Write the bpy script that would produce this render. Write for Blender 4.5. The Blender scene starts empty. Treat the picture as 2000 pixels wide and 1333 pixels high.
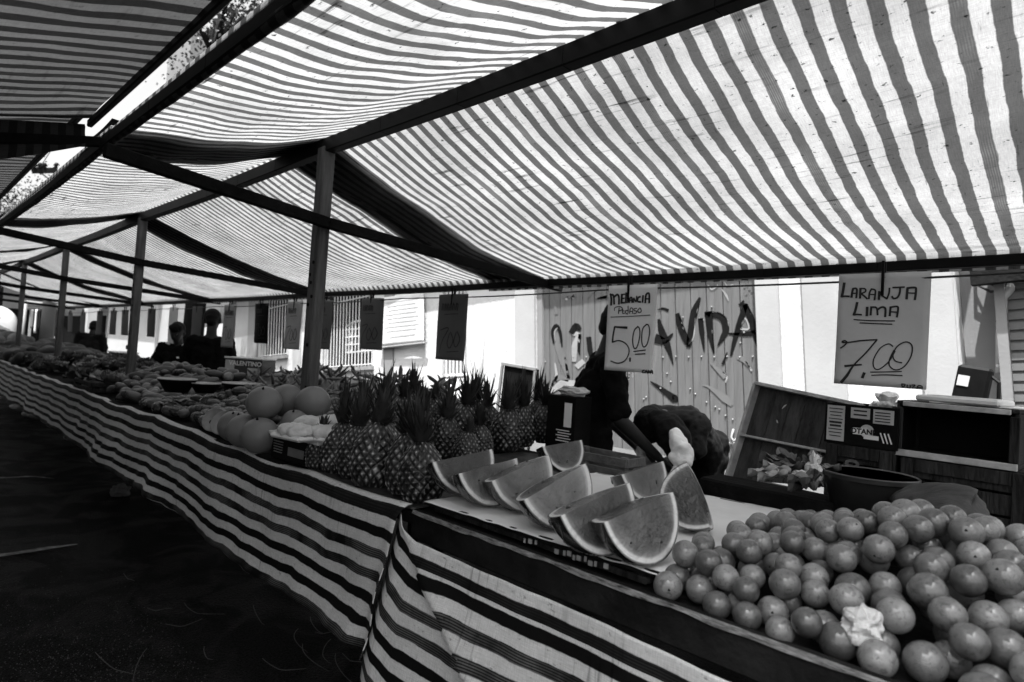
import bpy, math, random
from math import sin, cos, pi, radians, sqrt, exp
from mathutils import Vector, Matrix, noise as mnoise
random.seed(7)
R_ = random.Random(11)
scene = bpy.context.scene
COL = scene.collection

# ------------------------------------------------------------------ camera
CAM_H = 1.4
F_PX = 1200.0
RX = Vector((0.71552, 0.69558, 0.06484))      # camera right, up and back in the world
RU = Vector((-0.02705, -0.06516, 0.99751))
RB = Vector((0.69807, -0.71549, -0.02781))
cam_d = bpy.data.cameras.new('camera')
cam_d.sensor_width = 36.0
cam_d.lens = 36.0 * F_PX / 2000.0
cam_d.clip_start = 0.05
cam_d.clip_end = 600
cam_d.dof.use_dof = True
cam_d.dof.focus_distance = 2.15
cam_d.dof.aperture_fstop = 3.6
cam = bpy.data.objects.new('camera', cam_d)
COL.objects.link(cam)
cam.matrix_world = Matrix(((RX.x, RU.x, RB.x, 0), (RX.y, RU.y, RB.y, 0), (RX.z, RU.z, RB.z, CAM_H), (0, 0, 0, 1)))
scene.camera = cam

# ------------------------------------------------------------------ sky, sun, exposure
SUN_EL, SUN_AZ = radians(72), radians(22)     # azimuth measured from -y towards +x
sdir = Vector((sin(SUN_AZ) * cos(SUN_EL), -cos(SUN_AZ) * cos(SUN_EL), sin(SUN_EL)))
world = bpy.data.worlds.new('World')
scene.world = world
world.use_nodes = True
wn = world.node_tree
wn.nodes.clear()
w_out = wn.nodes.new('ShaderNodeOutputWorld')
w_bg = wn.nodes.new('ShaderNodeBackground')
w_sky = wn.nodes.new('ShaderNodeTexSky')
w_sky.sky_type = 'NISHITA'
w_sky.sun_disc = False
w_sky.sun_elevation = SUN_EL
w_sky.sun_rotation = math.atan2(sdir.x, sdir.y)
w_sky.dust_density = 7.0
w_bw = wn.nodes.new('ShaderNodeRGBToBW')       # black and white film
wn.links.new(w_sky.outputs[0], w_bw.inputs[0])
wn.links.new(w_bw.outputs[0], w_bg.inputs[0])
w_bg.inputs[1].default_value = 0.15
wn.links.new(w_bg.outputs[0], w_out.inputs[0])
sun_d = bpy.data.lights.new('sun', 'SUN')
sun_d.energy = 4.5
sun_d.angle = radians(0.5)
sun = bpy.data.objects.new('sun', sun_d)
COL.objects.link(sun)
sun.rotation_euler = sdir.to_track_quat('Z', 'Y').to_euler()
scene.view_settings.view_transform = 'Standard'
scene.view_settings.look = 'None'
scene.view_settings.gamma = 1.0
scene.view_settings.exposure = 1.65
scene.cycles.max_bounces = 6
scene.cycles.diffuse_bounces = 1
scene.cycles.transparent_max_bounces = 12
try: scene.cycles.sample_clamp_indirect = 6.0
except Exception: pass

# ------------------------------------------------------------------ measuring helpers
def ray(px, py):
    r = RX * (px - 1000) + RU * (666.5 - py) - RB * F_PX
    return r / F_PX                              # one metre along the view axis
def at_depth(px, py, d):
    v = ray(px, py) * d
    return Vector((v.x, v.y, v.z + CAM_H))
def on_y(px, py, y):
    v = ray(px, py)
    return at_depth(px, py, y / v.y)
def on_z(px, py, z):
    v = ray(px, py)
    return at_depth(px, py, (z - CAM_H) / v.z)
def on_x(px, py, x):
    v = ray(px, py)
    return at_depth(px, py, x / v.x)
def depth_of(p):
    return -(Vector(p) - Vector((0, 0, CAM_H))).dot(RB)

# ------------------------------------------------------------------ materials
MATS = {}
def mat(name, base, rough=0.6, var=0.25, scale=8.0, bump=0.0, bscale=None, spec=0.4, stretch=(1, 1, 1), detail=6.0, coat=0.0, orand=0.0):
    if name in MATS: return MATS[name]
    m = bpy.data.materials.new(name)
    m.use_nodes = True
    nt = m.node_tree
    b = nt.nodes['Principled BSDF']
    b.inputs['Roughness'].default_value = rough
    b.inputs['Specular IOR Level'].default_value = spec
    if coat: b.inputs['Coat Weight'].default_value = coat; b.inputs['Coat Roughness'].default_value = 0.12
    tc = nt.nodes.new('ShaderNodeTexCoord')
    mp = nt.nodes.new('ShaderNodeMapping')
    mp.inputs['Scale'].default_value = stretch
    nt.links.new(tc.outputs['Object'], mp.inputs[0])
    oi = nt.nodes.new('ShaderNodeObjectInfo')
    ad = nt.nodes.new('ShaderNodeVectorMath'); ad.operation = 'ADD'
    mul = nt.nodes.new('ShaderNodeMath'); mul.operation = 'MULTIPLY'; mul.inputs[1].default_value = 17.0
    nt.links.new(oi.outputs['Random'], mul.inputs[0])
    nt.links.new(mp.outputs[0], ad.inputs[0]); nt.links.new(mul.outputs[0], ad.inputs[1])
    n1 = nt.nodes.new('ShaderNodeTexNoise'); n1.inputs['Scale'].default_value = scale; n1.inputs['Detail'].default_value = detail
    n1.inputs['Roughness'].default_value = 0.65
    nt.links.new(ad.outputs[0], n1.inputs['Vector'])
    rp = nt.nodes.new('ShaderNodeMapRange')
    rp.inputs['From Min'].default_value = 0.3; rp.inputs['From Max'].default_value = 0.7
    rp.inputs['To Min'].default_value = base * (1 - var); rp.inputs['To Max'].default_value = base * (1 + var)
    nt.links.new(n1.outputs['Fac'], rp.inputs['Value'])
    if orand:
        r3 = nt.nodes.new('ShaderNodeMapRange'); r3.inputs['To Min'].default_value = 1 - orand; r3.inputs['To Max'].default_value = 1 + orand * 1.4
        nt.links.new(oi.outputs['Random'], r3.inputs['Value'])
        mm = nt.nodes.new('ShaderNodeMath'); mm.operation = 'MULTIPLY'
        nt.links.new(rp.outputs[0], mm.inputs[0]); nt.links.new(r3.outputs[0], mm.inputs[1]); nt.links.new(mm.outputs[0], b.inputs['Base Color'])
    else: nt.links.new(rp.outputs[0], b.inputs['Base Color'])
    if bump:
        n2 = nt.nodes.new('ShaderNodeTexNoise'); n2.inputs['Scale'].default_value = bscale or scale * 4; n2.inputs['Detail'].default_value = 8
        nt.links.new(ad.outputs[0], n2.inputs['Vector'])
        bp = nt.nodes.new('ShaderNodeBump'); bp.inputs['Strength'].default_value = bump; bp.inputs['Distance'].default_value = 0.02
        nt.links.new(n2.outputs['Fac'], bp.inputs['Height'])
        nt.links.new(bp.outputs[0], b.inputs['Normal'])
    m['base_node'] = rp.name
    MATS[name] = m
    return m
def nodes_of(m): return m.node_tree.nodes, m.node_tree.links

def stripe_mat(name, period, duty, light, dark, trans=0.0, weave=True, dirt=0.5, phase=0.0, along=0):
    """Woven striped plastic canvas; stripes follow the UV (metres)."""
    m = bpy.data.materials.new(name); m.use_nodes = True
    N, L = nodes_of(m)
    b = N['Principled BSDF']; b.inputs['Roughness'].default_value = 0.55; b.inputs['Specular IOR Level'].default_value = 0.06
    out = N['Material Output']
    uv = N.new('ShaderNodeUVMap'); uv.uv_map = 'UVMap'
    sp = N.new('ShaderNodeSeparateXYZ'); L.new(uv.outputs[0], sp.inputs[0])
    def M(op, a, bb=None, c=None):
        n = N.new('ShaderNodeMath'); n.operation = op
        for i, v in enumerate((a, bb, c)):
            if v is None: continue
            if isinstance(v, (int, float)): n.inputs[i].default_value = v
            else: L.new(v, n.inputs[i])
        return n.outputs[0]
    def NZ(sx, sy, scale, detail=4, off=0.0):
        mp = N.new('ShaderNodeMapping'); mp.inputs['Scale'].default_value = (sx, sy, 1); mp.inputs['Location'].default_value = (off, off * 2, 0)
        L.new(uv.outputs[0], mp.inputs[0])
        n = N.new('ShaderNodeTexNoise'); n.inputs['Scale'].default_value = scale; n.inputs['Detail'].default_value = detail; n.inputs['Roughness'].default_value = 0.65
        L.new(mp.outputs[0], n.inputs['Vector']); return n.outputs['Fac']
    def RNG(v, a, bb, c, d):
        n = N.new('ShaderNodeMapRange'); n.inputs[1].default_value = a; n.inputs[2].default_value = bb; n.inputs[3].default_value = c; n.inputs[4].default_value = d
        L.new(v, n.inputs[0]); return n.outputs[0]
    s = sp.outputs[along]
    o = sp.outputs[1 - along]
    wob = RNG(NZ(5, 5, 1.0, 4), 0.3, 0.7, -0.05, 0.05)
    fr = M('FRACT', M('ADD', M('DIVIDE', M('ADD', s, phase), period), M('MULTIPLY', wob, 1.0)))
    tri = M('ABSOLUTE', M('SUBTRACT', fr, 0.5))               # 0 middle of the dark band
    edge = RNG(tri, duty / 2 - 0.018, duty / 2 + 0.018, 0.0, 1.0)   # 0 dark, 1 light
    # some stripes are worn and show fine threads
    per = M('FLOOR', M('DIVIDE', M('ADD', s, phase), period))
    wn2 = N.new('ShaderNodeTexWhiteNoise'); wn2.noise_dimensions = '1D'; L.new(per, wn2.inputs['W'])
    thr = RNG(M('SINE', M('MULTIPLY', s, 2 * pi / 0.0065)), -1, 1, 0.0, 1.0)
    thr = M('MULTIPLY', thr, RNG(wn2.outputs['Value'], 0.55, 0.75, 0.0, 0.5))
    thr = M('MULTIPLY', thr, RNG(NZ(1.2, 1.2, 3), 0.4, 0.6, 0.0, 1.0))
    dk = M('MULTIPLY_ADD', thr, (light - dark) * 0.45, dark)
    base = M('MULTIPLY_ADD', edge, M('SUBTRACT', light, dk), dk)
    # dirt: blotches, creases across the stripes, specks
    if along == 0:
        cre = NZ(2.5, 45, 1.0, 5, 3.1)
        th2 = NZ(420, 30, 1.0, 2); th3 = NZ(30, 420, 1.0, 2)
    else:
        cre = NZ(45, 2.5, 1.0, 5, 3.1)
        th2 = NZ(420, 30, 1.0, 2); th3 = NZ(30, 420, 1.0, 2)
    blot = RNG(NZ(1.3, 1.3, 1.6, 6, 7.7), 0.35, 0.7, 1.0, 1 - 0.45 * dirt)
    spk = M('MULTIPLY', RNG(NZ(34, 50, 1.0, 3, 1.7), 0.63, 0.70, 1.0, 1 - 0.95 * dirt), RNG(NZ(90, 9, 1.0, 3, 4.4), 0.66, 0.74, 1.0, 1 - .6 * dirt))
    msk = RNG(NZ(1, 1, 1.9, 4, 9.0), 0.46, 0.60, 0.0, 1.0)
    crs = RNG(cre, 0.57, 0.66, 0.0, 0.95 * dirt)
    crk = M('SUBTRACT', 1.0, M('MULTIPLY', crs, msk))
    wv = M('MULTIPLY', RNG(th2, 0.3, 0.7, 0.82, 1.1), RNG(th3, 0.3, 0.7, 0.82, 1.1)) if weave else 1.0
    colr = M('MULTIPLY', M('MULTIPLY', base, blot), M('MULTIPLY', M('MULTIPLY', spk, crk), wv))
    L.new(colr, b.inputs['Base Color'])
    if weave:
        bp = N.new('ShaderNodeBump'); bp.inputs['Strength'].default_value = 0.25; bp.inputs['Distance'].default_value = 0.003
        L.new(NZ(300, 300, 1.0, 2), bp.inputs['Height']); L.new(bp.outputs[0], b.inputs['Normal'])
    if trans:
        t = N.new('ShaderNodeBsdfTranslucent')
        L.new(colr, t.inputs['Color'])
        mx = N.new('ShaderNodeMixShader'); mx.inputs[0].default_value = trans
        L.new(b.outputs[0], mx.inputs[1]); L.new(t.outputs[0], mx.inputs[2]); L.new(mx.outputs[0], out.inputs[0])
    MATS[name] = m
    return m

# ------------------------------------------------------------------ mesh builder
class MB:
    def __init__(s): s.v = []; s.f = []; s.uv = {}; s.att = None
    def add(s, vs, fs):
        k = len(s.v); s.v += [tuple(p) for p in vs]; s.f += [tuple(i + k for i in f) for f in fs]; return s
    def box(s, c, d, M=None, bev=0.0):
        x, y, z = d[0] / 2, d[1] / 2, d[2] / 2; c = Vector(c)
        b = min(bev, x * .9, y * .9, z * .9)
        if b <= 0:
            P = [(-x, -y, -z), (x, -y, -z), (x, y, -z), (-x, y, -z), (-x, -y, z), (x, -y, z), (x, y, z), (-x, y, z)]
            F = [(0, 3, 2, 1), (4, 5, 6, 7), (0, 1, 5, 4), (1, 2, 6, 5), (2, 3, 7, 6), (3, 0, 4, 7)]
        else:
            P = []; F = []
            for (px, py) in ((-1, -1), (1, -1), (1, 1), (-1, 1)):   # 24 vert chamfer box
                pass
            idx = {}
            for sx in (-1, 1):
                for sy in (-1, 1):
                    for sz in (-1, 1):
                        for ax in range(3):
                            p = [sx * (x - b), sy * (y - b), sz * (z - b)]
                            p[ax] = (sx, sy, sz)[ax] * (x, y, z)[ax]
                            idx[(sx, sy, sz, ax)] = len(P); P.append(tuple(p))
            for ax in range(3):
                o1, o2 = [(1, 2), (2, 0), (0, 1)][ax]
                for sg in (-1, 1):
                    q = []
                    for (a, bb) in ((-1, -1), (1, -1), (1, 1), (-1, 1)):
                        k = [0, 0, 0]; k[ax] = sg; k[o1] = a; k[o2] = bb; q.append(idx[(k[0], k[1], k[2], ax)])
                    F.append(tuple(q if sg > 0 else q[::-1]))
            for ax in range(3):      # edges along ax
                o1, o2 = [(1, 2), (2, 0), (0, 1)][ax]
                for a in (-1, 1):
                    for bb in (-1, 1):
                        k0 = [0, 0, 0]; k0[o1] = a; k0[o2] = bb
                        kA = k0[:]; kA[ax] = -1; kB = k0[:]; kB[ax] = 1
                        q = [idx[tuple(kA) + (o1,)], idx[tuple(kB) + (o1,)], idx[tuple(kB) + (o2,)], idx[tuple(kA) + (o2,)]]
                        F.append(tuple(q if a * bb < 0 else q[::-1]))
            for sx in (-1, 1):
                for sy in (-1, 1):
                    for sz in (-1, 1):
                        q = [idx[(sx, sy, sz, 0)], idx[(sx, sy, sz, 1)], idx[(sx, sy, sz, 2)]]
                        F.append(tuple(q if sx * sy * sz > 0 else q[::-1]))
        vs = []
        for p in P:
            p = Vector(p)
            if M is not None: p = M @ p
            vs.append(c + p)
        return s.add(vs, F)
    def beam(s, a, b, w, h, up=(0, 0, 1), bev=0.004, seg=1, bow=0.0):
        a, b = Vector(a), Vector(b); d = b - a; l = d.length; d.normalize(); u = Vector(up)
        sd = d.cross(u).normalized(); u = sd.cross(d).normalized()
        M = Matrix((d, sd, u)).transposed()
        return s.box((a + b) / 2, (l, w, h), M, bev)
    def tube(s, pts, rad, n=8, cap=True, flat=1.0):
        pts = [Vector(p) for p in pts]
        if not hasattr(rad, '__len__'): rad = [rad] * len(pts)
        vs = []; fs = []
        ref = None
        for i, p in enumerate(pts):
            d = (pts[min(i + 1, len(pts) - 1)] - pts[max(i - 1, 0)])
            if d.length < 1e-9: d = Vector((0, 0, 1))
            d.normalize()
            if ref is None:
                ref = d.orthogonal().normalized()
            ref = (ref - d * ref.dot(d))
            if ref.length < 1e-6: ref = d.orthogonal()
            ref.normalize(); bt = d.cross(ref)
            for k in range(n):
                a = 2 * pi * k / n
                vs.append(p + (ref * cos(a) + bt * sin(a) * flat) * rad[i])
        m = len(pts)
        for i in range(m - 1):
            for k in range(n):
                k2 = (k + 1) % n
                fs.append((i * n + k, i * n + k2, (i + 1) * n + k2, (i + 1) * n + k))
        if cap:
            fs.append(tuple(range(n))[::-1]); fs.append(tuple((m - 1) * n + k for k in range(n)))
        return s.add(vs, fs)
    def lathe(s, prof, n=24, c=(0, 0, 0), M=None, fn=None):
        c = Vector(c); vs = []; fs = []
        for i, (r, z) in enumerate(prof):
            for k in range(n):
                a = 2 * pi * k / n; rr = r * (fn(a, i) if fn else 1)
                p = Vector((rr * cos(a), rr * sin(a), z))
                if M is not None: p = M @ p
                vs.append(c + p)
        for i in range(len(prof) - 1):
            for k in range(n):
                k2 = (k + 1) % n
                fs.append((i * n + k, i * n + k2, (i + 1) * n + k2, (i + 1) * n + k))
        if prof[0][0] > 1e-6: fs.append(tuple(range(n))[::-1])
        if prof[-1][0] > 1e-6: fs.append(tuple((len(prof) - 1) * n + k for k in range(n)))
        return s.add(vs, fs)
    def ball(s, c, r, n=16, m=10, M=None, fn=None):
        if not hasattr(r, '__len__'): r = (r, r, r)
        c = Vector(c); vs = []; fs = []
        for i in range(m + 1):
            t = pi * i / m
            for k in range(n):
                a = 2 * pi * k / n
                p = Vector((r[0] * sin(t) * cos(a), r[1] * sin(t) * sin(a), -r[2] * cos(t)))
                if fn: p = p * fn(p)
                if M is not None: p = M @ p
                vs.append(c + p)
        for i in range(m):
            for k in range(n):
                k2 = (k + 1) % n
                if i == 0: fs.append((k, (i + 1) * n + k2, (i + 1) * n + k)) if False else fs.append((i * n + k, i * n + k2, (i + 1) * n + k2, (i + 1) * n + k))
                else: fs.append((i * n + k, i * n + k2, (i + 1) * n + k2, (i + 1) * n + k))
        return s.add(vs, fs)
    def grid(s, fn, us, vs_, uvfn=None, thick=0.0):
        k = len(s.v); nu, nv = len(us), len(vs_)
        for u in us:
            for v in vs_:
                s.v.append(tuple(fn(u, v)))
        for i in range(nu - 1):
            for j in range(nv - 1):
                q = (k + i * nv + j, k + (i + 1) * nv + j, k + (i + 1) * nv + j + 1, k + i * nv + j + 1)
                s.f.append(q)
        if uvfn:
            for i, u in enumerate(us):
                for j, v in enumerate(vs_): s.uv[k + i * nv + j] = uvfn(u, v)
        return s
    def prism(s, poly, y0, y1):
        """polygon of (x, z), extruded from y0 (front) to y1"""
        n = len(poly); vs = [(p[0], y0, p[1]) for p in poly] + [(p[0], y1, p[1]) for p in poly]
        fs = [tuple(range(n)), tuple(range(2 * n - 1, n - 1, -1))]
        for i in range(n):
            j = (i + 1) % n; fs.append((i, i + n, j + n, j))
        return s.add(vs, fs)
    def ribbon(s, pts, w, place):
        """flat pen stroke; pts (u, v) with width w (number or list); place(u, v) -> world point"""
        pts = [Vector((p[0], p[1], 0)) for p in pts]
        if not hasattr(w, '__len__'): w = [w] * len(pts)
        P = []; Wd = []
        for i in range(len(pts) - 1):
            for q in range(4):
                t = q / 4
                p0 = pts[max(i - 1, 0)]; p1 = pts[i]; p2 = pts[i + 1]; p3 = pts[min(i + 2, len(pts) - 1)]
                P.append(0.5 * ((2 * p1) + (p2 - p0) * t + (2 * p0 - 5 * p1 + 4 * p2 - p3) * t * t + (3 * p1 - p0 - 3 * p2 + p3) * t ** 3))
                Wd.append(w[i] * (1 - t) + w[i + 1] * t)
        P.append(pts[-1]); Wd.append(w[-1])
        vs = []; fs = []
        for i, p in enumerate(P):
            d = P[min(i + 1, len(P) - 1)] - P[max(i - 1, 0)]
            if d.length < 1e-9: d = Vector((1, 0, 0))
            d.normalize(); nn = Vector((-d.y, d.x, 0)) * Wd[i] / 2
            ex = -d * Wd[i] * .3 if i == 0 else (d * Wd[i] * .3 if i == len(P) - 1 else Vector((0, 0, 0)))
            vs.append(place((p + nn + ex).x, (p + nn + ex).y)); vs.append(place((p - nn + ex).x, (p - nn + ex).y))
        for i in range(len(P) - 1): fs.append((2 * i, 2 * i + 1, 2 * i + 3, 2 * i + 2))
        return s.add(vs, fs)
    def build(s, name, m, parent=None, smooth=False, mods=(), auto=None):
        off = Vector((0, 0, 0))
        if parent is not None:
            p = parent
            while p is not None: off = off + p.location; p = p.parent
        me = bpy.data.meshes.new(name)
        me.from_pydata([(a - off.x, b - off.y, c - off.z) for a, b, c in s.v], [], s.f)
        if s.uv:
            ul = me.uv_layers.new(name='UVMap')
            for lp in me.loops: ul.data[lp.index].uv = s.uv.get(lp.vertex_index, (0, 0))
        if s.att:
            for an, vals in s.att.items():
                at = me.attributes.new(an, 'FLOAT', 'POINT')
                at.data.foreach_set('value', vals)
        me.update()
        if m: me.materials.append(m)
        if smooth:
            me.polygons.foreach_set('use_smooth', [True] * len(me.polygons))
            if auto: me.set_sharp_from_angle(angle=auto)
        o = bpy.data.objects.new(name, me); COL.objects.link(o)
        if parent is not None: o.parent = parent
        for (t, kw) in mods:
            md = o.modifiers.new(t.lower(), t)
            for k_, v_ in kw.items(): setattr(md, k_, v_)
        return o

def tag(o, label=None, cat=None, group=None, kind=None):
    if label: o['label'] = label
    if cat: o['category'] = cat
    if group: o['group'] = group
    if kind: o['kind'] = kind
    return o
def thing(name, label, cat, loc=(0, 0, 0), group=None, rot=None):
    o = bpy.data.objects.new(name, None); COL.objects.link(o); o.location = loc; o.empty_display_size = 0.1
    if rot: o.rotation_euler = rot
    return tag(o, label, cat, group)
def copy_tree(o, parent=None):
    c = o.copy(); COL.objects.link(c)
    if parent is not None: c.parent = parent
    for ch in list(o.children): copy_tree(ch, c)
    return c
def nz(x, y, z=0.0): return mnoise.noise(Vector((x, y, z)))
def frange(a, b, n): return [a + (b - a) * i / (n - 1) for i in range(n)]
def text_mesh(txt, size, place, m, name, parent, bold=0.0, align='CENTER', sx=1.0):
    cu = bpy.data.curves.new('lettering', 'FONT'); cu.body = txt; cu.size = size; cu.align_x = align; cu.align_y = 'CENTER'; cu.offset = bold
    cu.resolution_u = 3
    to = bpy.data.objects.new('lettering', cu); COL.objects.link(to)
    me0 = bpy.data.meshes.new_from_object(to.evaluated_get(bpy.context.evaluated_depsgraph_get()))
    bpy.data.objects.remove(to)
    mb = MB(); mb.add([place(v.co.x * sx, v.co.y) for v in me0.vertices], [tuple(p.vertices) for p in me0.polygons])
    bpy.data.meshes.remove(me0)
    return mb.build(name, m, parent)
# ------------------------------------------------------------------ material set (black and white photograph: greys)
WOOD = mat('weathered_wood', 0.10, 0.75, 0.5, 6, 0.5, 30, 0.25, (1, 1, 1))
WOOD_DK = mat('dark_wood', 0.011, 0.8, 0.6, 5, 0.5, 25, 0.04)
WOOD_POST = mat('post_wood', 0.11, 0.8, 0.5, 5, 0.5, 40, 0.2, (6, 6, .6))
WOOD_PALE = mat('pale_board', 0.62, 0.5, 0.16, 4, 0.15, 40, 0.3, (1, 6, 1))
PLANK = mat('crate_plank', 0.025, 0.7, 0.75, 4, 0.7, 20, 0.1, (5, 5, .8))
RIM = mat('worn_rim', 0.42, 0.6, 0.4, 9, 0.3, 30)
BLACK = mat('black_paint', 0.007, 0.55, 0.4, 6, 0, None, 0.06)
STUCCO = mat('white_stucco', 0.46, 0.9, 0.09, 1.6, 0.5, 22, 0.1, (1, 1, .6), 12)
PAINTED = mat('smooth_white_paint', 0.38, 0.75, 0.09, 1.2, 0.08, 40, 0.2)
PAINT_LT = mat('light_grey_paint', 0.30, 0.75, 0.10, 1.2, 0.08, 40, 0.2)
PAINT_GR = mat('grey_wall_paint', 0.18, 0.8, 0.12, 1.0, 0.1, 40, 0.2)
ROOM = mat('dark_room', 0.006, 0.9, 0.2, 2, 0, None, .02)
WHITE_IRON = mat('white_iron', 0.42, 0.45, 0.08, 5)
IRON = mat('grey_iron', 0.2, 0.5, 0.2, 12)
STONE = mat('stone_brick', 0.10, 0.9, 0.6, 7, 0.8, 12, 0.2)
CONC = mat('concrete', 0.07, 0.9, 0.15, 3, 0.3, 30, 0.2)
ASPH = mat('asphalt', 0.013, 0.6, 0.95, 120, 1.0, 90, 0.03, (1, 1, 1), 4)
PAPER_LT = mat('pale_card', 0.78, 0.7, 0.07, 3)
PAPER_MD = mat('grey_card', 0.48, 0.7, 0.1, 3)
CARD_MD = mat('faded_card', 0.34, 0.7, 0.15, 5)
PAPER_DK = mat('dark_card', 0.10, 0.7, 0.12, 3)
INK = mat('marker_ink', 0.012, 0.6, 0.1, 20)
WHITE = mat('white_plain', 0.8, 0.5, 0.05, 5)
CORD = mat('dark_cord', 0.02, 0.6, 0.2, 30)

# ------------------------------------------------------------------ ground
g = MB()
g.grid(lambda u, v: (u, v, 0.012 * nz(u * .7, v * .7) - 0.012 if -6 < v < 4.3 else 0), [-160, -60] + frange(-26, 5, 90) + [30, 60], [-60, -20] + frange(-4, 4.28, 50) + [4.4, 30, 90])
tag(g.build('street', ASPH, smooth=True), kind='structure')
nd, lk = nodes_of(ASPH)
# stains of spilled water and worn patches in the asphalt
nA = nd.new('ShaderNodeTexNoise'); nA.inputs['Scale'].default_value = 2.3; nA.inputs['Detail'].default_value = 7; nA.inputs['Distortion'].default_value = 1.2
tcA = nd.new('ShaderNodeTexCoord'); lk.new(tcA.outputs['Object'], nA.inputs['Vector'])
mrA = nd.new('ShaderNodeMapRange'); mrA.inputs[1].default_value = .42; mrA.inputs[2].default_value = .56; mrA.inputs[3].default_value = .5; mrA.inputs[4].default_value = .75
lk.new(nA.outputs['Fac'], mrA.inputs[0]); lk.new(mrA.outputs[0], nd['Principled BSDF'].inputs['Roughness'])
s_ = MB(); s_.box((-20, 7.2, 0.22), (70, 5.4, 0.44), None, 0.03)
tag(s_.build('pavement', CONC), kind='structure')

# ------------------------------------------------------------------ facade behind the stall; its floor line runs with the hill, so it is turned by TILT
TILT = radians(5.4)
WY = 6.0
def uv_of(px, py, y=WY):
    p = on_y(px, py, y); return (p.x * cos(TILT) + p.z * sin(TILT), -p.x * sin(TILT) + p.z * cos(TILT))
def xz(u, v): return (u * cos(TILT) - v * sin(TILT), u * sin(TILT) + v * cos(TILT))
def frect(mb, u0, u1, v0, v1, y0, y1):
    return mb.prism([xz(u0, v0), xz(u1, v0), xz(u1, v1), xz(u0, v1)], y0, y1)
def U(px, py): return uv_of(px, py)[0]
def V(px, py): return uv_of(px, py)[1]
house = thing('house', 'long white stuccoed house with barred windows and a plank gate behind the stalls', 'house', (-7.5, 6, 0.44))
uL, uR = U(462, 650), U(1968, 640)
w1 = (U(506, 640), U(563, 640), V(530, 697), V(530, 592) + .5)
w2 = (U(626, 640), U(729, 640), V(680, 718), V(680, 585) + .6)
dg = (U(864, 640), U(911, 640), V(885, 870), V(885, 560) + .5)
gt = (U(1047, 640), U(1480, 700), V(1420, 906), V(1300, 540) + .35)
rc = (U(1868, 640), uR, -2.5, 5)
vB, vT = -2.2, 3.9
wall = MB()
cols = sorted([w1, w2, dg, gt])
u = uL
for (a, b, c, d) in cols:
    frect(wall, u, a, vB, vT, WY, WY + .3)
    frect(wall, a, b, vB, c, WY, WY + .3)
    frect(wall, a, b, d, vT, WY, WY + .3)
    u = b
frect(wall, u, rc[0], vB, vT, WY, WY + .3)
wall.build('wall', STUCCO, house)
for (a, b, c, d, nm) in [(U(462, 640), U(487, 640), vB, vT, PAINT_LT), (U(487, 640), U(506, 640), vB, vT, PAINT_GR), (U(576, 640), U(590, 640), vB, vT, PAINT_LT),
                         (U(752, 690), U(770, 690), vB, vT, PAINT_GR), (U(1009, 640), U(1047, 640), vB, vT, PAINT_LT), (U(1480, 640), U(1525, 640), vB, vT, PAINT_LT),
                         (U(1572, 640), U(1650, 640), vB, vT, PAINT_LT), (U(1800, 640), U(1822, 640), vB, vT, PAINT_LT), (U(1822, 640), U(1868, 640), vB, vT, PAINT_LT)]:
    pl = MB(); frect(pl, a, b, c, d, WY - .035, WY - .002); pl.build('pilaster', nm, house)
pr = MB(); frect(pr, rc[0], rc[1], vB, vT, WY + .35, WY + .6); frect(pr, rc[0] - .1, rc[0], vB, vT, WY + .3, WY + .6); pr.build('recess_wall', PAINT_GR, house)  # recess wall given a darker grey that stands in for its shade
cn = MB(); frect(cn, uL - .2, uR + .1, vT, vT + .18, WY - .35, WY + .8); cn.build('cornice', PAINTED, house)
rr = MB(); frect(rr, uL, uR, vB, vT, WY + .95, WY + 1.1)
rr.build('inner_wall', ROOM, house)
# windows with white bars
def bars(root, u0, u1, v0, v1, n, y, rails, rad=.012, m=WHITE_IRON, name='grille'):
    b = MB()
    for i in range(n):
        uu = u0 + (u1 - u0) * (i + .5) / n
        x0, z0 = xz(uu, v0); x1, z1 = xz(uu, v1)
        b.tube([(x0, y, z0), (x1, y, z1)], rad, 6)
    for rv in rails:
        x0, z0 = xz(u0, rv); x1, z1 = xz(u1, rv); b.tube([(x0, y - .02, z0), (x1, y - .02, z1)], rad * .9, 6)
    return b.build(name, m, root)
for (a, b, c, d), n in ((w1, 11), (w2, 17)):
    fr = MB()
    for q in ((a, a + .05, c, d), (b - .05, b, c, d), (a + .05, b - .05, d - .05, d)): frect(fr, q[0], q[1], q[2], q[3], WY + .1, WY + .16)
    fo = fr.build('window', WHITE_IRON, house)
    sl = MB(); frect(sl, a - .12, b + .05, c - .07, c - .002, WY - .07, WY + .1); sl.build('sill', IRON, fo)
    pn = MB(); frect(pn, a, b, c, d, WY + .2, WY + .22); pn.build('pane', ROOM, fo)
    bars(fo, a, b, c, d, n, WY + .02, [d - .62, c + .03])
# the lattice basket frame behind the second window's bars
lt = MB()
c0 = on_y(690, 660, WY + .12)
for i in range(6):
    p = on_y(678 + i * 8, 690, WY + .06); q = on_y(678 + i * 8, 634 - 4 * i, WY + .06); lt.tube([p, q], .014, 6)
for j in range(4):
    p = on_y(675, 645 + j * 15, WY + .04); q = on_y(728, 640 + j * 15, WY + .04); lt.tube([p, q], .014, 6)
lt.tube([on_y(676, 640, WY + .05), on_y(690, 630, WY + .05), on_y(728, 622, WY + .05)], .02, 6)
lo = lt.build('wire_rack', WHITE_IRON)
tag(lo, 'white wire rack standing against the bars of the wider window', 'rack')
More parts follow.
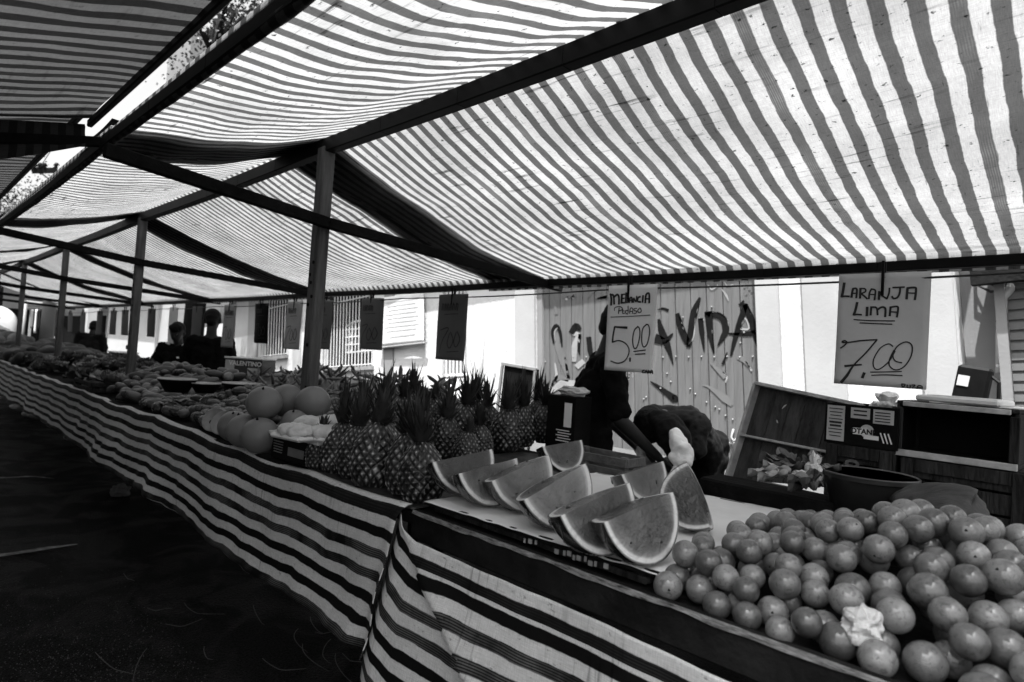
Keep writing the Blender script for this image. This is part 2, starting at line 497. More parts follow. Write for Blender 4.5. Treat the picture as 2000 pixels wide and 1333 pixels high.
# gate with bars
dr = MB(); frect(dr, dg[0], dg[1], dg[2], dg[3], WY + .2, WY + .23)
do = dr.build('barred_door', ROOM, house)
bars(do, dg[0] + .03, dg[1] - .03, dg[2], dg[3], 6, WY + .03, [V(885, 742), dg[3] - .4], .022)
kb = MB()
for i in range(6):
    uu = dg[0] + .03 + (dg[1] - dg[0] - .06) * (i + .5) / 6 + .06; x, z = xz(uu, V(885, 735)); kb.ball((x, WY - .01, z), .035, 10, 6); x1, z1 = xz(uu, dg[2]); kb.tube([(x, WY - .01, z), (x1, WY - .01, z1)], .02, 6)
kb.build('finial', WHITE_IRON, do, True)
# plank gate
GATE_M = mat('grey_gate_planks', 0.095, 0.6, 0.24, 2.0, 0.15, 30, 0.3, (9, 9, .7))
gate = MB()
npk = 16
for i in range(npk):
    a = gt[0] + (gt[1] - gt[0]) * i / npk; b = gt[0] + (gt[1] - gt[0]) * (i + 1) / npk
    m_ = (a + b) / 2
    for (p, q) in ((a + .006, m_ - .001), (m_ + .001, b - .006)):
        frect(gate, p, q, gt[2], gt[3], WY + .06 + .002 * (i % 2), WY + .12)
go = gate.build('plank_gate', GATE_M, house)
gb = MB(); frect(gb, gt[0], gt[1], gt[2], gt[3], WY + .13, WY + .16); gb.build('backing', BLACK, go)
jm = MB(); frect(jm, gt[0] + .0, gt[0] + .09, gt[2], gt[3], WY + .02, WY + .058); jm.build('jamb', PAINT_GR, go)
th_ = MB(); frect(th_, gt[0] - .1, gt[1] + .1, vB, gt[2] - .01, WY - .12, WY + .25); th_.build('threshold', PAINTED, house)
RIV = [(1120 + i * 25, 697 + (i % 2)) for i in range(15)]
STEEL = mat('bright_steel', .2, .3, .1, 9)
for (x, y) in RIV + list(((1262, 776), (1290, 759), (1303, 730), (1348, 760), (1358, 770), (1380, 786), (1397, 795), (1417, 812), (1431, 820), (1270, 650), (1334, 620), (1390, 600), (1446, 670), (1453, 650), (1358, 862), (1372, 862), (1395, 864), (1418, 865), (1435, 866), (1345, 862), (1257, 780), (1310, 746), (1405, 800), (1096, 760), (1065, 707))):
    rv = MB(); rv.ball(on_y(x, y, WY + .055), .010, 8, 5); rv.build('rivet', STEEL, go, True)
la = MB(); p = on_y(1432, 850, WY + .04); la.tube([p + Vector((0, 0, .06)), p + Vector((-.01, -.02, -.02)), p + Vector((.02, -.03, -.06)), p + Vector((.05, -.02, -.03))], .012, 6); la.tube([p + Vector((-.09, 0, -.09)), p + Vector((.08, 0, -.08))], .012, 6)
la.build('latch', IRON, go, True)
# graffiti lettering on the gate
def gp(X, Y): return (1160 + X / 5.882, 540 + Y / 5.882)
YG = WY + .0545
def gplace(x, y): return on_y(x, y, YG)
gm = MB(); gl = MB(); gg = MB()
def gs(mb, pts, w):
    q = [gp(*p) for p in pts]; w = [x / 5.882 for x in w] if hasattr(w, '__len__') else w / 5.882
    mb.ribbon(q, w, gplace)
gs(gm, [(745, 500), (775, 620), (830, 760), (880, 900), (910, 1020)], [30, 75, 85, 45, 8])
gs(gm, [(730, 720), (820, 740), (905, 660)], [110, 70, 14])
gs(gm, [(735, 385), (790, 370), (848, 390)], [10, 26, 34])
gs(gm, [(960, 440), (1000, 590), (1060, 730), (1100, 790)], [50, 80, 80, 40])
gs(gm, [(1085, 800), (1110, 640), (1150, 420), (1215, 250)], [50, 70, 85, 25])
gs(gm, [(1225, 500), (1240, 640), (1268, 870)], [60, 62, 8])
gs(gm, [(1320, 430), (1335, 640), (1380, 890)], [95, 75, 12])
gs(gm, [(1290, 445), (1400, 440), (1490, 500), (1515, 620), (1480, 700), (1420, 800)], [60, 70, 80, 80, 60, 8])
gs(gm, [(1740, 330), (1670, 560), (1610, 760), (1575, 910)], [60, 75, 50, 22])
gs(gm, [(1740, 340), (1800, 480), (1840, 620), (1875, 800)], [60, 80, 80, 15])
gs(gm, [(1555, 660), (1700, 665), (1840, 650)], [22, 40, 60])
gs(gm, [(1720, 285), (1680, 330)], [20, 40])
gs(gm, [(1530, 880), (1480, 1005)], [16, 30])
gs(gm, [(650, 1210), (740, 1270), (930, 1410), (920, 1380)], [10, 40, 95, 40])
gs(gg, [(1250, 1250), (1330, 1275), (1500, 1400), (1580, 1475)], [10, 30, 90, 40])
gs(gg, [(1340, 995), (1430, 1080), (1500, 1150)], [14, 50, 60]); gs(gg, [(1670, 930), (1740, 980), (1800, 1060)], [60, 50, 14])
gs(gl, [(1480, 1100), (1525, 1150), (1515, 1215)], [10, 24, 14]); gs(gl, [(1745, 980), (1810, 1080)], [14, 26])
gs(gl, [(1090, 780), (1145, 700), (1165, 500), (1215, 300)], [6, 14, 12, 6]); gs(gl, [(970, 440), (1005, 540), (1040, 640)], [10, 16, 4])
gs(gl, [(1330, 420), (1430, 420), (1530, 500), (1548, 600)], [4, 14, 14, 4]); gs(gl, [(1210, 490), (1260, 500)], [22, 20]); gs(gl, [(1690, 600), (1735, 480), (1780, 600), (1690, 605)], [22, 14, 20, 18])
gs(gl, [(1755, 335), (1810, 430)], [8, 14]); gs(gl, [(1360, 620), (1375, 860)], [10, 5])
gs(gg, [(780, 30), (900, 40), (960, 85), (940, 120)], [10, 40, 50, 20]); gs(gl, [(1470, 150), (1520, 220), (1545, 280)], [8, 26, 10])
gs(gl, [(1315, 100), (1350, 150), (1410, 120), (1420, 90)], [10, 14, 12, 8]); gs(gl, [(1500, 60), (1530, 110), (1600, 95)], [8, 16, 8])
gs(gg, [(40, 255), (140, 235)], [10, 40]); gs(gg, [(30, 130), (110, 70)], [20, 40])
for (x, y, r) in ((1730, 120, 18), (1765, 105, 12), (1788, 145, 20), (1820, 170, 28), (1750, 200, 18), (1840, 300, 18), (920, 285, 10), (850, 240, 8), (1045, 355, 9)):
    gs(gg, [(x - r / 3, y), (x + r / 3, y)], r)
def gp(X, Y): return (1020 + X / 3.603, 560 + Y / 3.603)
def gs(mb, pts, w):
    q = [gp(*p) for p in pts]; w = [x / 3.603 for x in w] if hasattr(w, '__len__') else w / 3.603
    mb.ribbon(q, w, gplace)
gs(gm, [(222, 400), (212, 320), (240, 275), (268, 330), (280, 430)], [10, 22, 26, 22, 8]); gs(gl, [(232, 380), (228, 320), (250, 290)], [4, 10, 6])
gs(gg, [(255, 420), (280, 500), (320, 640)], [50, 56, 18]); gs(gl, [(230, 540), (240, 640), (200, 700)], [8, 22, 10])
gs(gm, [(350, 320), (380, 280), (405, 300)], [40, 50, 24]); gs(gl, [(365, 330), (395, 350), (370, 420), (365, 520)], [30, 40, 44, 30]); gs(gm, [(405, 340), (398, 430), (405, 480)], [20, 22, 6])
gs(gm, [(468, 365), (478, 450), (490, 530)], [36, 38, 10]); gs(gm, [(300, 500), (325, 640)], [10, 22])
gs(gl, [(190, 740), (260, 690), (360, 680)], [40, 60, 40]); gs(gg, [(210, 690), (260, 640), (320, 660)], [30, 44, 20]); gs(gl, [(390, 560), (425, 530)], [40, 36]); gs(gg, [(540, 560), (470, 640), (400, 700)], [30, 30, 20])
gs(gg, [(285, 75), (330, 60), (372, 70)], [16, 44, 20]); gs(gl, [(310, 90), (318, 70)], [18, 10]); gs(gl, [(355, 75), (365, 60)], [24, 10]); gs(gg, [(455, 80), (520, 10)], [8, 26]); gs(gg, [(520, 82), (590, 74)], [10, 22]); gs(gg, [(225, 100), (240, 190)], [14, 20])
gm.build('graffiti', mat('black_spray_paint', .008, .95, .3, 6, 0, None, .03), go); gl.build('graffiti_highlight', mat('pale_spray_paint', .22, .6, .2, 6), go)
gg.build('graffiti_shade', PAPER_DK, go)
# roller shutter and timber lintel at the right end
sh = thing('roller_shutter', 'dark roller shutter with ribbed slats at the right end of the white house', 'shutter', (0.3, 6, .44))
b_ = MB(); u0 = U(1966, 640)
for k in range(50):
    v = -1.6 + k * .08; frect(b_, u0, u0 + 1.7, v, v + .055, WY + .16, WY + .2); frect(b_, u0, u0 + 1.7, v + .055, v + .08, WY + .18, WY + .2)
b_.build('slat_panel', PAPER_DK, sh)
b_ = MB(); frect(b_, u0 - .07, u0 - .004, -1.6, 2.6, WY + .1, WY + .34); b_.build('guide_rail', PAINT_GR, sh)
b_ = MB(); frect(b_, u0 - .2, u0 + 1.9, V(1990, 548), V(1990, 548) + .3, WY - .02, WY + .09); b_.build('lintel', WOOD_DK, sh)
dp = MB()
pts = [on_y(1975, 555, WY + .2), on_y(1972, 566, WY + .15), on_y(1958, 582, WY + .15), on_y(1957, 610, WY + .15), on_y(1955, 650, WY + .15), on_y(1954, 728, WY + .15)]
dp.tube(pts, .033, 10)
do_ = dp.build('drain_pipe', mat('grey_plastic_pipe', .32, .5, .1, 6), smooth=True); tag(do_, 'short grey drain pipe bent at its top on the shaded wall', 'pipe')
cl = MB()
for py in (633, 715): p = on_y(1956, py, WY + .15); cl.lathe([(.039, -.012), (.039, .012)], 10, p)
cl.build('clip', IRON, do_)
wr = MB(); wr.tube([on_y(1913, 500, WY + .28), on_y(1914, 560, WY + .28), on_y(1935, 570, WY + .28), on_y(1972, 566, WY + .28)], .012, 6); wr.tube([on_y(1913, 520, WY + .28), on_y(1930, 555, WY + .28), on_y(1955, 562, WY + .28), on_y(1970, 560, WY + .28)], .007, 6)
tag(wr.build('electric_cable', CORD, smooth=True), 'thin dark cable looping on the shaded wall above the pipe', 'cable')
# cloth notice on the wall
bn = thing('wall_banner', 'white cloth notice with faint printed lines hung on the white wall', 'banner', tuple(on_y(788, 630, WY - .06)))
B0 = [on_y(744, 582, WY - .07), on_y(826, 570, WY - .07), on_y(829, 668, WY - .07), on_y(743, 677, WY - .07)]
def bpl(u, v, dy=0.0):
    p = (B0[0] * (1 - u) + B0[1] * u) * (1 - v) + (B0[3] * (1 - u) + B0[2] * u) * v
    return Vector((p.x, p.y + dy + .012 * sin(u * 7 + v * 3), p.z))
b_ = MB(); b_.grid(bpl, frange(0, 1, 18), frange(0, 1, 18)); b_.build('cloth', mat('banner_cloth', .48, .7, .05, 5), bn, True, [('SOLIDIFY', dict(thickness=.004))])
b_ = MB()
for k in range(8):
    v = .12 + k * .085; b_.ribbon([(.12 + .04 * (k % 3), v), (.5, v + .003), (.88 - .05 * (k % 2), v)], .018, lambda a, c: bpl(a, c, -.008))
b_.ribbon([(.25, .84), (.8, .82)], .03, lambda a, c: bpl(a, c, -.008)); b_.build('lettering', mat('faint_print', .40, .6, .1, 5), bn)
b_ = MB(); b_.tube([bpl(-.02, 1.03) + Vector((0, -.01, 0)), bpl(1.05, 1.03) + Vector((0, -.01, 0))], .02, 8); b_.build('hem_rod', PAINT_GR, bn)
br = MB(); br.tube([on_y(947, 618, WY - .5), on_y(940, 715, WY - .62), on_y(935, 800, WY - .75)], [.02, .024, .024], 8)
bro = thing('broom', 'broom with pale wooden handle leaning against the white wall', 'broom', tuple(on_y(935, 800, WY - .75)))
br.build('handle', mat('broom_handle', .22, .6, .2, 8), bro, True)
p0 = on_y(935, 800, WY - .75)
b_ = MB(); b_.box((p0.x, p0.y, p0.z - .02), (.3, .06, .06), None, .01); b_.build('head', BLACK, bro)
b_ = MB()
for k in range(24): b_.tube([(p0.x - .14 + .012 * k, p0.y, p0.z - .05), (p0.x - .16 + .014 * k, p0.y - .02, .45)], .008, 4)
b_.build('bristles', PAPER_DK, bro)

# ------------------------------------------------------------------ market stalls
P0, BAY = -2.85, 3.12
YF, ZF, YR, ZR, YB, ZB = 0.59, 2.175, 1.5, 2.415, 3.17, 1.945
CANVAS = stripe_mat('striped_canvas', 0.080, 0.47, 0.275, 0.050, trans=0.62, dirt=0.95)
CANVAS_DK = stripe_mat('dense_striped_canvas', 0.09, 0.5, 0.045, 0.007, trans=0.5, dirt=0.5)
TARP_M = stripe_mat('dark_strip_canvas', 0.05, 0.5, 0.05, 0.02, trans=0.0, dirt=0.3)
HEM_M = stripe_mat('rolled_canvas_hem', 0.080, 0.5, 0.06, 0.015, trans=0.0, dirt=0.5)
CLOTH = stripe_mat('striped_tablecloth', 0.068, 0.47, 0.66, 0.008, trans=0.0, dirt=0.5, along=1)
def prof(t, sag):
    """t 0..1 front slope, 1..2 back slope -> y, z"""
    if t <= 1:
        y = YF + (YR - YF) * t; z = ZF + (ZR - ZF) * t
        return y, z - sag * sin(pi * t) * .55
    t -= 1
    y = YR + (YB - YR) * t; z = ZR + (ZB - ZR) * t
    return y, z - sag * sin(pi * t) ** .9
L1 = sqrt((YR - YF) ** 2 + (ZR - ZF) ** 2); L2 = sqrt((YB - YR) ** 2 + (ZB - ZR) ** 2)
def canopy(root, x0, x1, seed, lift, m=CANVAS):
    nx = int((x1 - x0) / .028); ts = frange(-.035, 1, 34) + frange(1, 2.0, 62)[1:] + [2.02, 2.035, 2.05]
    def fn(x, t):
        s = (x - x0) / (x1 - x0)
        e = min(1, 3.2 * min(s, 1 - s))
        if t < 0:
            y, z = YF - .012, ZF + t * .9
        elif t > 2:
            y, z = YB + .028, ZB - (t - 2) * 1.6
        else:
            y, z = prof(t, .035 + .075 * sin(pi * s))
        w = 0
        k = sin(pi * min(max(t % 1.0, 0), 1)) if 0 <= t <= 2 else 0
        w = k * (.007 * sin(t * 15 + 2.6 * nz(x * 1.2, seed)) * (.5 + .5 * nz(x * .8, t * 2, seed)) + .03 * nz(x * .9, y * 1.2, seed) + .006 * nz(x * 3, y * 5.5, seed + 4) + .0035 * nz(x * 8, y * 14, seed + 9))
        ed = .07 * exp(-((1 - s) / .13) ** 2) * k * (t <= 1)
        lat = .008 * k * nz(y * 3.1, x * .7, seed + 2) + .003 * nz(y * 9, x * 1.3, seed + 3)
        return (x + lat, y, z + w + lift + .03)
    def uvf(x, t):
        return (x - x0 + seed * .37, (t * L1 if t <= 1 else L1 + (t - 1) * L2))
    b = MB(); b.grid(fn, frange(x0, x1, nx), ts, uvf)
    return b.build('canopy', m, root, True)
NB = 6
for k in range(-1, NB):
    xp = P0 - BAY * k                   # far post of this bay
    xn = xp + BAY
    lab = ['market stall with oranges, cut watermelon and pineapples under a striped canopy', 'market stall of melons and mangoes under a striped canopy behind the first tall post',
           'market stall of leafy vegetables under a striped canopy, between second and third post', 'market stall with piled roots beyond the third post', 'market stall near the end of the row by the van', 'last market stall of the row, farthest from the oranges', 'x']
    if k == -1: continue
    st = thing('market_stall', lab[k], 'market stall', (xp, 1.5, 0), 'market stalls in a row under striped canopies')
    canopy(st, xp - .55, xn, k * 3.1 + 1, 0.0 if k % 2 == 0 else .012)
    # opaque dark strip added over the joint to keep light off the overlap
    jc = MB()
    def jfn(x, t, xp=xp, k=k):
        y, z = prof(max(t, 0), .05 + .02 * sin(9 * t + k)); kk = sin(pi * (t % 1.0))
        return (x - .10 * kk * (t < 1) + .05 * nz(t * 3, k, 1.2), y, z + .075 + .02 * nz(x * 3, t * 6, k))
    jc.grid(jfn, frange(xp - .52, xp - .05, 8), frange(0, 2, 60), lambda x, t: (x * 1.0, t)); jc.build('joint_light_block', TARP_M, st, True)
    # frame
    lean = .0
    for (xx, first) in ((xp, True),) if k >= 0 else ():
        pb = MB(); pb.beam((xx, YR, .912), (xx, YR, ZR - .02),   .06, .078, (1, 0, 0), .006)
        po = pb.build('post', WOOD_POST, st)
        for (dz, dx) in ((1.86, .012), (1.8, -.015), (1.76, .0), (1.69, .018), (1.65, -.012), (1.45, .01)):
            hb = MB(); hb.lathe([(.009, 0), (.009, .004), (.0, .004)], 8, (xx + dx, YR - .031, dz - .05), Matrix.Rotation(pi / 2, 3, 'X')); hb.build('bolt_hole', BLACK, po)
        tb = MB(); tb.beam((xx + .07, YF - .04, ZF - .08), (xx + .07, YR, 2.005), .035, .056, bev=.005); tb.beam((xx + .07, YR, 2.005), (xx + .07, YB + .14, 1.915), .035, .056, bev=.005)
        tb.build('tie_beam', WOOD_DK, st)
    if k == 0:
        pb = MB(); pb.beam((xn, YR, 0), (xn, YR, ZR - .02), .075, .088, (1, 0, 0), .006); pb.build('post', WOOD_POST, st)
        jc = MB(); jc.grid(lambda x, t: jfn(x - xp + xn, t, xn, 7), frange(xp - .44, xp + .1, 8), frange(0, 2, 60), lambda x, t: (x, t)); jc.build('joint_light_block', TARP_M, st, True)
    for nm, y, z, w, h in (('ridge_beam', YR, ZR - .015, .055, .07), ('front_beam', YF, ZF - .002, .03, .045), ('back_beam', YB, ZB - .01, .045, .045)):
        bb = MB(); n = 6
        for i in range(n):
            xa = xn + (xp - xn) * i / n; xb = xn + (xp - xn) * (i + 1) / n
            s0, s1 = sin(pi * i / n), sin(pi * (i + 1) / n)
            bb.beam((xa, y, z - .012 * s0), (xb - .004, y, z - .012 * s1), w, h, bev=.004)
        bb.build(nm, BLACK if nm != 'back_beam' else BLACK, st)
    hr = MB()
    def hfn(x, a): 
        r = .017 + .004 * nz(x * 2.5, k) + .003 * nz(x * 9, a)
        return (x, YF + .0 + r * .8 * cos(a), ZF - .012 - .012 * sin(pi * (x - xp) / BAY) + r * 1.25 * sin(a) )
    hr.grid(hfn, frange(xp - .2, xn, 90), frange(0, 2 * pi, 15), lambda x, a: (x, a * .05)); hr.build('rolled_hem', HEM_M, st, True)
    for xx in (xp + .12, xn - .12):
        for yy in (1.85, 2.3):
            lb = MB(); lb.beam((xx, yy, 0), (xx, yy, .865), .05, .05, (1, 0, 0), .004); lb.build('leg', BLACK, st)
    tt = MB()
    for i in range(7): tt.beam((xn - .004, 1.26 + i * .19, .89), (xp + .004, 1.26 + i * .19, .89), .185, .035, bev=.003)
    tt.build('tabletop', WOOD_DK, st)
    if k == 0:
        fr = MB(); fr.beam((xp + 1.36, 1.155, .885), (xn + .6, 1.155, .885), .025, .085, bev=.005); fb_ = fr.build('front_board', WOOD_DK, st)
        we = MB(); we.grid(lambda x, v: (x, 1.1405 - .003 * v + .002 * nz(x * 20, 1), .9285 + .0012 - v * (.012 + .010 * nz(x * 9, 2))), frange(xp + 1.37, xn + .55, 160), [0, .5, 1]); we.build('worn_edge', mat('worn_wood_edge', .16, .8, .9, 30, .4, 60, .2, (1, 6, 6)), fb_)

# striped cloths hung along the front of the tables
def cloth_far(x):      # scalloped upper edge between the nails
    s = ((x + 1.55) / .62) % 1.0
    return .012 * (1 - 4 * (s - .5) ** 2)
b = MB()
xs = []
x = -1.545
while x > -19: xs.append(x); x -= .035 if x > -6 else .09
ts = [-.022, -.012, -.005, 0, .012, .03] + frange(.06, .45, 26)
def cf(x, t):
    top = .918 - cloth_far(x) + .014 * nz(x * .9, 3)
    if t < 0: return (x, 1.165 - t, top + .004)
    if t < .02: return (x, 1.165 - t * .8, top - t * .3)
    g = (t / .45); t = t * (1 - .12 * min(1, max(0, (-x - 2.5) / 4)))
    wv = .014 * sin(x * 6 + 2.5 * nz(x * 1.3, 2)) * g + .03 * nz(x * 1.2, t * 1.4, 8) * g + .018 * nz(x * 3.3 + t * 2.5, t * 3, 2) * g + .014 * nz(x * 9 + t * 4, t * 5, 6) * (.4 + g)
    curl = 0
    if x > -1.62: curl = -.05 * g * ((x + 1.62) / .075) ** 1.5 - .015 * ((x + 1.62) / .075)
    return (x - (.03 * g * max(0, (x + 1.9)) / .35 if x > -1.9 else 0), 1.149 - .035 * g - wv + curl, top - t + .01 * nz(x * .6, 1.1) * g)
b.grid(cf, xs, ts, lambda x, t: (x, t + .006 + .010 * nz(x * 1.5, t * 2, 5) * min(1, max(0, t * 8))))
c_ = b.build('tablecloth', CLOTH, None, True, [('SOLIDIFY', dict(thickness=.003))])
tag(c_, 'long striped cloth hung along the table fronts from the pineapples to the far end', 'tablecloth', 'striped cloths along the table fronts')
b = MB()
xs = frange(-1.56, .75, 130); ts = [-.0, .008, .02] + frange(.035, .52, 44)
def crease(x, t):       # distance right of the slanting fold
    xc = -1.50 + (t / .5) * .66 + .02 * sin(t * 9); return x - xc
def cn_(x, t):
    s = max(0, x + 1.56)
    top = .905 - .055 * min(1, s / .12) - .02 * s
    g = t / .52; d = crease(x, t)
    y = 1.135 - .05 * g
    if d > 0: y -= .05 * exp(-d / .16) * (.35 + g) + .008 * g
    else: y -= .012 * exp(d / .03)
    y += -.028 * sin(x * 4.4 + 1.2 + t * 2) * g - .035 * nz(x * 2.2 + t, t * 2, 3) * g - .010 * nz(x * 8 + t * 3, t * 6, 3)
    if s < .05: y += .03 * (1 - s / .05) - .0
    z = top - t - .012 * nz(x * 2, 7)
    return (x - .06 * g * max(0, 1 - s / .5), y - (.02 if t < .01 else 0) * 0, z)
b.grid(cn_, xs, ts, lambda x, t: (x, t - .014 + (.03 if crease(x, t) > 0 and t > .06 else .0)))
c_ = b.build('tablecloth', CLOTH, None, True, [('SOLIDIFY', dict(thickness=.003))])
tag(c_, 'striped cloth with a slanting pleat below the watermelon board, nearest the front', 'tablecloth', 'striped cloths along the table fronts')

# ------------------------------------------------------------------ stalls of the opposite row (their canopy edges hang overhead)
def opposite(xa, xb, ye, ze, label, slope, seed):
    st = thing('market_stall', label, 'market stall', ((xa + xb) / 2, -1.2, 0), 'stalls of the opposite row')
    def fn(x, t):
        y = ye - t; s = (x - xa) / (xb - xa)
        return (x, y, ze - slope * t - .05 * sin(pi * s) * sin(pi * min(1, t / 2.6)) + .02 * nz(x * 1.3, y * 2.2, seed) + .008 * nz(x * 4, y * 6, seed))
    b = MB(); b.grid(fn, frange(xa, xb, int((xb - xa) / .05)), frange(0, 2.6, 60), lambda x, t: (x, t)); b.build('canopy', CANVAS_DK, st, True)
    b = MB(); b.beam((xa, ye + .0, ze - .018), (xb, ye + .0, ze - .018), .02, .03); b.build('front_beam', BLACK, st)
    b = MB(); b.beam((xa + .05, ye + .05, ze - .09), (xa + .05, ye - 2.6, ze - .09 - slope * 2.6), .03, .04); b.build('tie_beam', WOOD_DK, st)
    b = MB(); b.beam((xa + .05, ye - 1.9, 0), (xa + .05, ye - 1.9, ze - slope * 1.9 - .07), .08, .08, (1, 0, 0)); b.build('post', WOOD_POST, st)
    b = MB(); b.beam((xb - .05, ye - 1.9, 0), (xb - .05, ye - 1.9, ze - slope * 1.9 - .05), .08, .08, (1, 0, 0)); b.build('post', WOOD_POST, st)
    # unseen cloth curtain added to block sky light, and a counter
    b = MB(); b.grid(lambda x, v: (x, ye - 2.05 + .05 * sin(x * 5 + 2 * nz(x, v, seed)) * v + .03 * nz(x * 3, v * 2), ze - slope * 2.05 - .06 - v * (ze - slope * 2.05 - .12)), frange(xa, xb - 1.2, 70), frange(0, 1, 12), lambda x, v: (x, v)); b.build('sky_block_curtain', TARP_M, st, True)
    b = MB(); b.beam((xa + .1, ye - 1.75, .86), (xb - .1, ye - 1.75, .86), .5, .04); b.build('counter', WOOD_DK, st)
    # a dark fold of canvas hanging at the joint
    b = MB()
    def hf(t, h): return (xa + .02 + .05 * h + .02 * nz(t * 3, h * 3, seed), ye - .02 - t, ze - .03 - slope * t - h * (.10 + .10 * sin(pi * min(1, t / 1.4)) + .03 * nz(t * 2, seed)))
    b.grid(hf, frange(0, 2.4, 40), frange(0, 1, 8), lambda t, h: (t, h * .2)); b.build('hanging_fold', TARP_M, st, True)
    return st
opposite(-3.05, -.45, .545, 2.272, 'opposite stall with dark striped canopy overhead at the top left corner', .26, 3)
opposite(-7.9, -3.0, .53, 2.33, 'second opposite stall whose canopy edge slants above the utility pole', .24, 8)
opposite(-14, -7.85, .53, 2.33, 'third opposite stall beyond the slanting canopy at the left edge', .24, 5)
# ------------------------------------------------------------------ price signs on the rope
YROPE = 2.65
def zrope(x):
    return CAM_H + .392 + .0045 * (x + 2.4) - .0
rp = MB(); rp.tube([(x, YROPE, zrope(x) - .012 * abs(sin(x * 1.7))) for x in frange(.6, -15, 80)], .0042, 6)
tag(rp.build('rope', CORD, smooth=True), 'thin dark rope with price cards strung behind the posts', 'rope')
def clothespin(label, p, yaw=0.0, s=1.0, tilt=0.0, first=[]):
    if first:
        o = copy_tree(first[0])
    else:
        o = thing('clothespin', label, 'clothespin', (0, 0, 0), 'dark clothespins on the rope')
        for sg in (-1, 1):
            b = MB(); b.beam((0, sg * .0065, -.055), (0, sg * .011, .05), .012, .007, (1, 0, 0), .001); b.build('jaw', BLACK, o)
        b = MB(); b.tube([(-.007, 0, .0), (.007, 0, 0)], .006, 8); b.build('spring', IRON, o)
        first.append(o)
    o.location = p; o.rotation_euler = (tilt, 0, yaw); o.scale = (s, s, s); o['label'] = label
    return o
def card(label, x, w, h, m, yaw=0.0, bend=.0, sway=0.0, strokes=None, strokes_thin=None, drop=.0, lean=-.0, y=YROPE - .012):
    z0 = zrope(x) - drop
    o = thing('price_sign', label, 'price sign', (x, y, z0), 'handwritten price cards on the rope')
    ex = Vector((cos(yaw), sin(yaw), 0)); nrm = Vector((sin(yaw), -cos(yaw), 0))
    def pl(u, v, off=0.0):
        cu = bend * ((u - .5) ** 2 * 4 - .3) * (.3 + v * .7) + .010 * sin(v * 5 + u * 2 + x) * v
        return Vector((x, y, z0)) + ex * ((u - .5) * w + lean * v * h) + Vector((0, 0, -v * h + .035 * h)) + nrm * (off - cu * w + sway * v * h)
    b = MB(); b.grid(pl, frange(0, 1, 14), frange(0, 1, 20)); b.build('card', m, o, True, [('SOLIDIFY', dict(thickness=.0012, offset=1.0))])
    asp = h / w
    if strokes:
        b = MB()
        for pts, wd in strokes: b.ribbon([(p[0], p[1] * asp) for p in pts], wd, lambda u, v: pl(u, v / asp, .0022))
        b.build('lettering', INK, o)
    return o
def S7(lst, wd):   # traced lettering, orange sign
    out = []
    for X, Y in lst:
        v = (Y - 80 - (X - 120) * .0 ) / 1180.0
        u = (X - (120 - 70 * v)) / 884.0
        v -= (u * .035) * v
        out.append((u, v))
    return (out, wd * 1.35 / 884.0 if not hasattr(wd, '__len__') else [q * 1.35 / 884.0 for q in wd])
s7 = [S7(a, b) for a, b in [
    ([(172, 178), (160, 250), (145, 322)], 22), ([(145, 322), (180, 318), (220, 322)], 15),
    ([(245, 330), (252, 280), (262, 240)], 18), ([(262, 240), (290, 238), (300, 260), (293, 338)], 16), ([(252, 290), (296, 290)], 11),
    ([(330, 342), (336, 240)], 18), ([(336, 240), (380, 245), (385, 275), (340, 295)], 13), ([(340, 295), (370, 320), (400, 352)], 14),
    ([(418, 350), (425, 290), (445, 250)], 14), ([(445, 250), (480, 262), (480, 310), (472, 365)], 14), ([(425, 305), (478, 310)], 11),
    ([(515, 360), (520, 280)], 18), ([(522, 282), (545, 320), (590, 355)], 13), ([(592, 355), (612, 300), (618, 245)], 13),
    ([(650, 240), (755, 238)], 13), ([(718, 240), (712, 300), (690, 345), (655, 355), (640, 335)], 15),
    ([(775, 360), (785, 250)], 18), ([(787, 250), (840, 245), (862, 262), (850, 370)], 17), ([(785, 300), (852, 305)], 11),
    ([(300, 392), (285, 460), (265, 520)], 20), ([(265, 522), (300, 518), (340, 522)], 14), ([(400, 445), (395, 530)], 20),
    ([(432, 525), (440, 440)], 16), ([(440, 445), (490, 450), (500, 525)], 14), ([(500, 470), (540, 445), (575, 460), (572, 545)], 16),
    ([(615, 535), (625, 445)], 16), ([(627, 447), (680, 440), (695, 460), (682, 550)], 15), ([(622, 495), (685, 500)], 11),
    ([(265, 572), (430, 585), (660, 592)], 9), ([(325, 608), (480, 618), (635, 625)], 9),
    ([(125, 878), (165, 850), (190, 815), (165, 798), (140, 815), (200, 818), (340, 798), (490, 788)], 12),
    ([(490, 790), (380, 930), (260, 1060), (190, 1170), (130, 1245)], [12, 12, 13, 22, 24]), ([(170, 1072), (250, 1062), (335, 1055)], [18, 16, 12]),
    ([(362, 1145), (345, 1190)], 22), ([(640, 860), (600, 832), (520, 880), (455, 1000), (460, 1085), (510, 1100), (600, 1020), (660, 910)], 9),
    ([(720, 1030), (660, 1010), (640, 950), (680, 860), (760, 812), (815, 850), (805, 960), (740, 1070), (660, 1105), (605, 1060), (610, 990), (650, 900)], 10),
    ([(425, 1132), (560, 1128), (715, 1120)], 9), ([(435, 1165), (570, 1158), (720, 1162)], 9),
    ([(715, 1250), (745, 1255), (725, 1285), (715, 1255)], 10), ([(765, 1258), (765, 1285), (790, 1285), (790, 1258)], 9), ([(805, 1258), (835, 1258), (808, 1288), (838, 1288)], 9), ([(850, 1290), (865, 1262), (895, 1270), (895, 1298)], 9), ([(850, 1280), (890, 1284)], 9)]]
xs7 = on_y(1722, 640, YROPE).x
card('grey card reading LARANJA LIMA 7,00 hung at the far right of the rope', xs7, .305, .432, PAPER_MD, .06, .02, 0.0, s7)
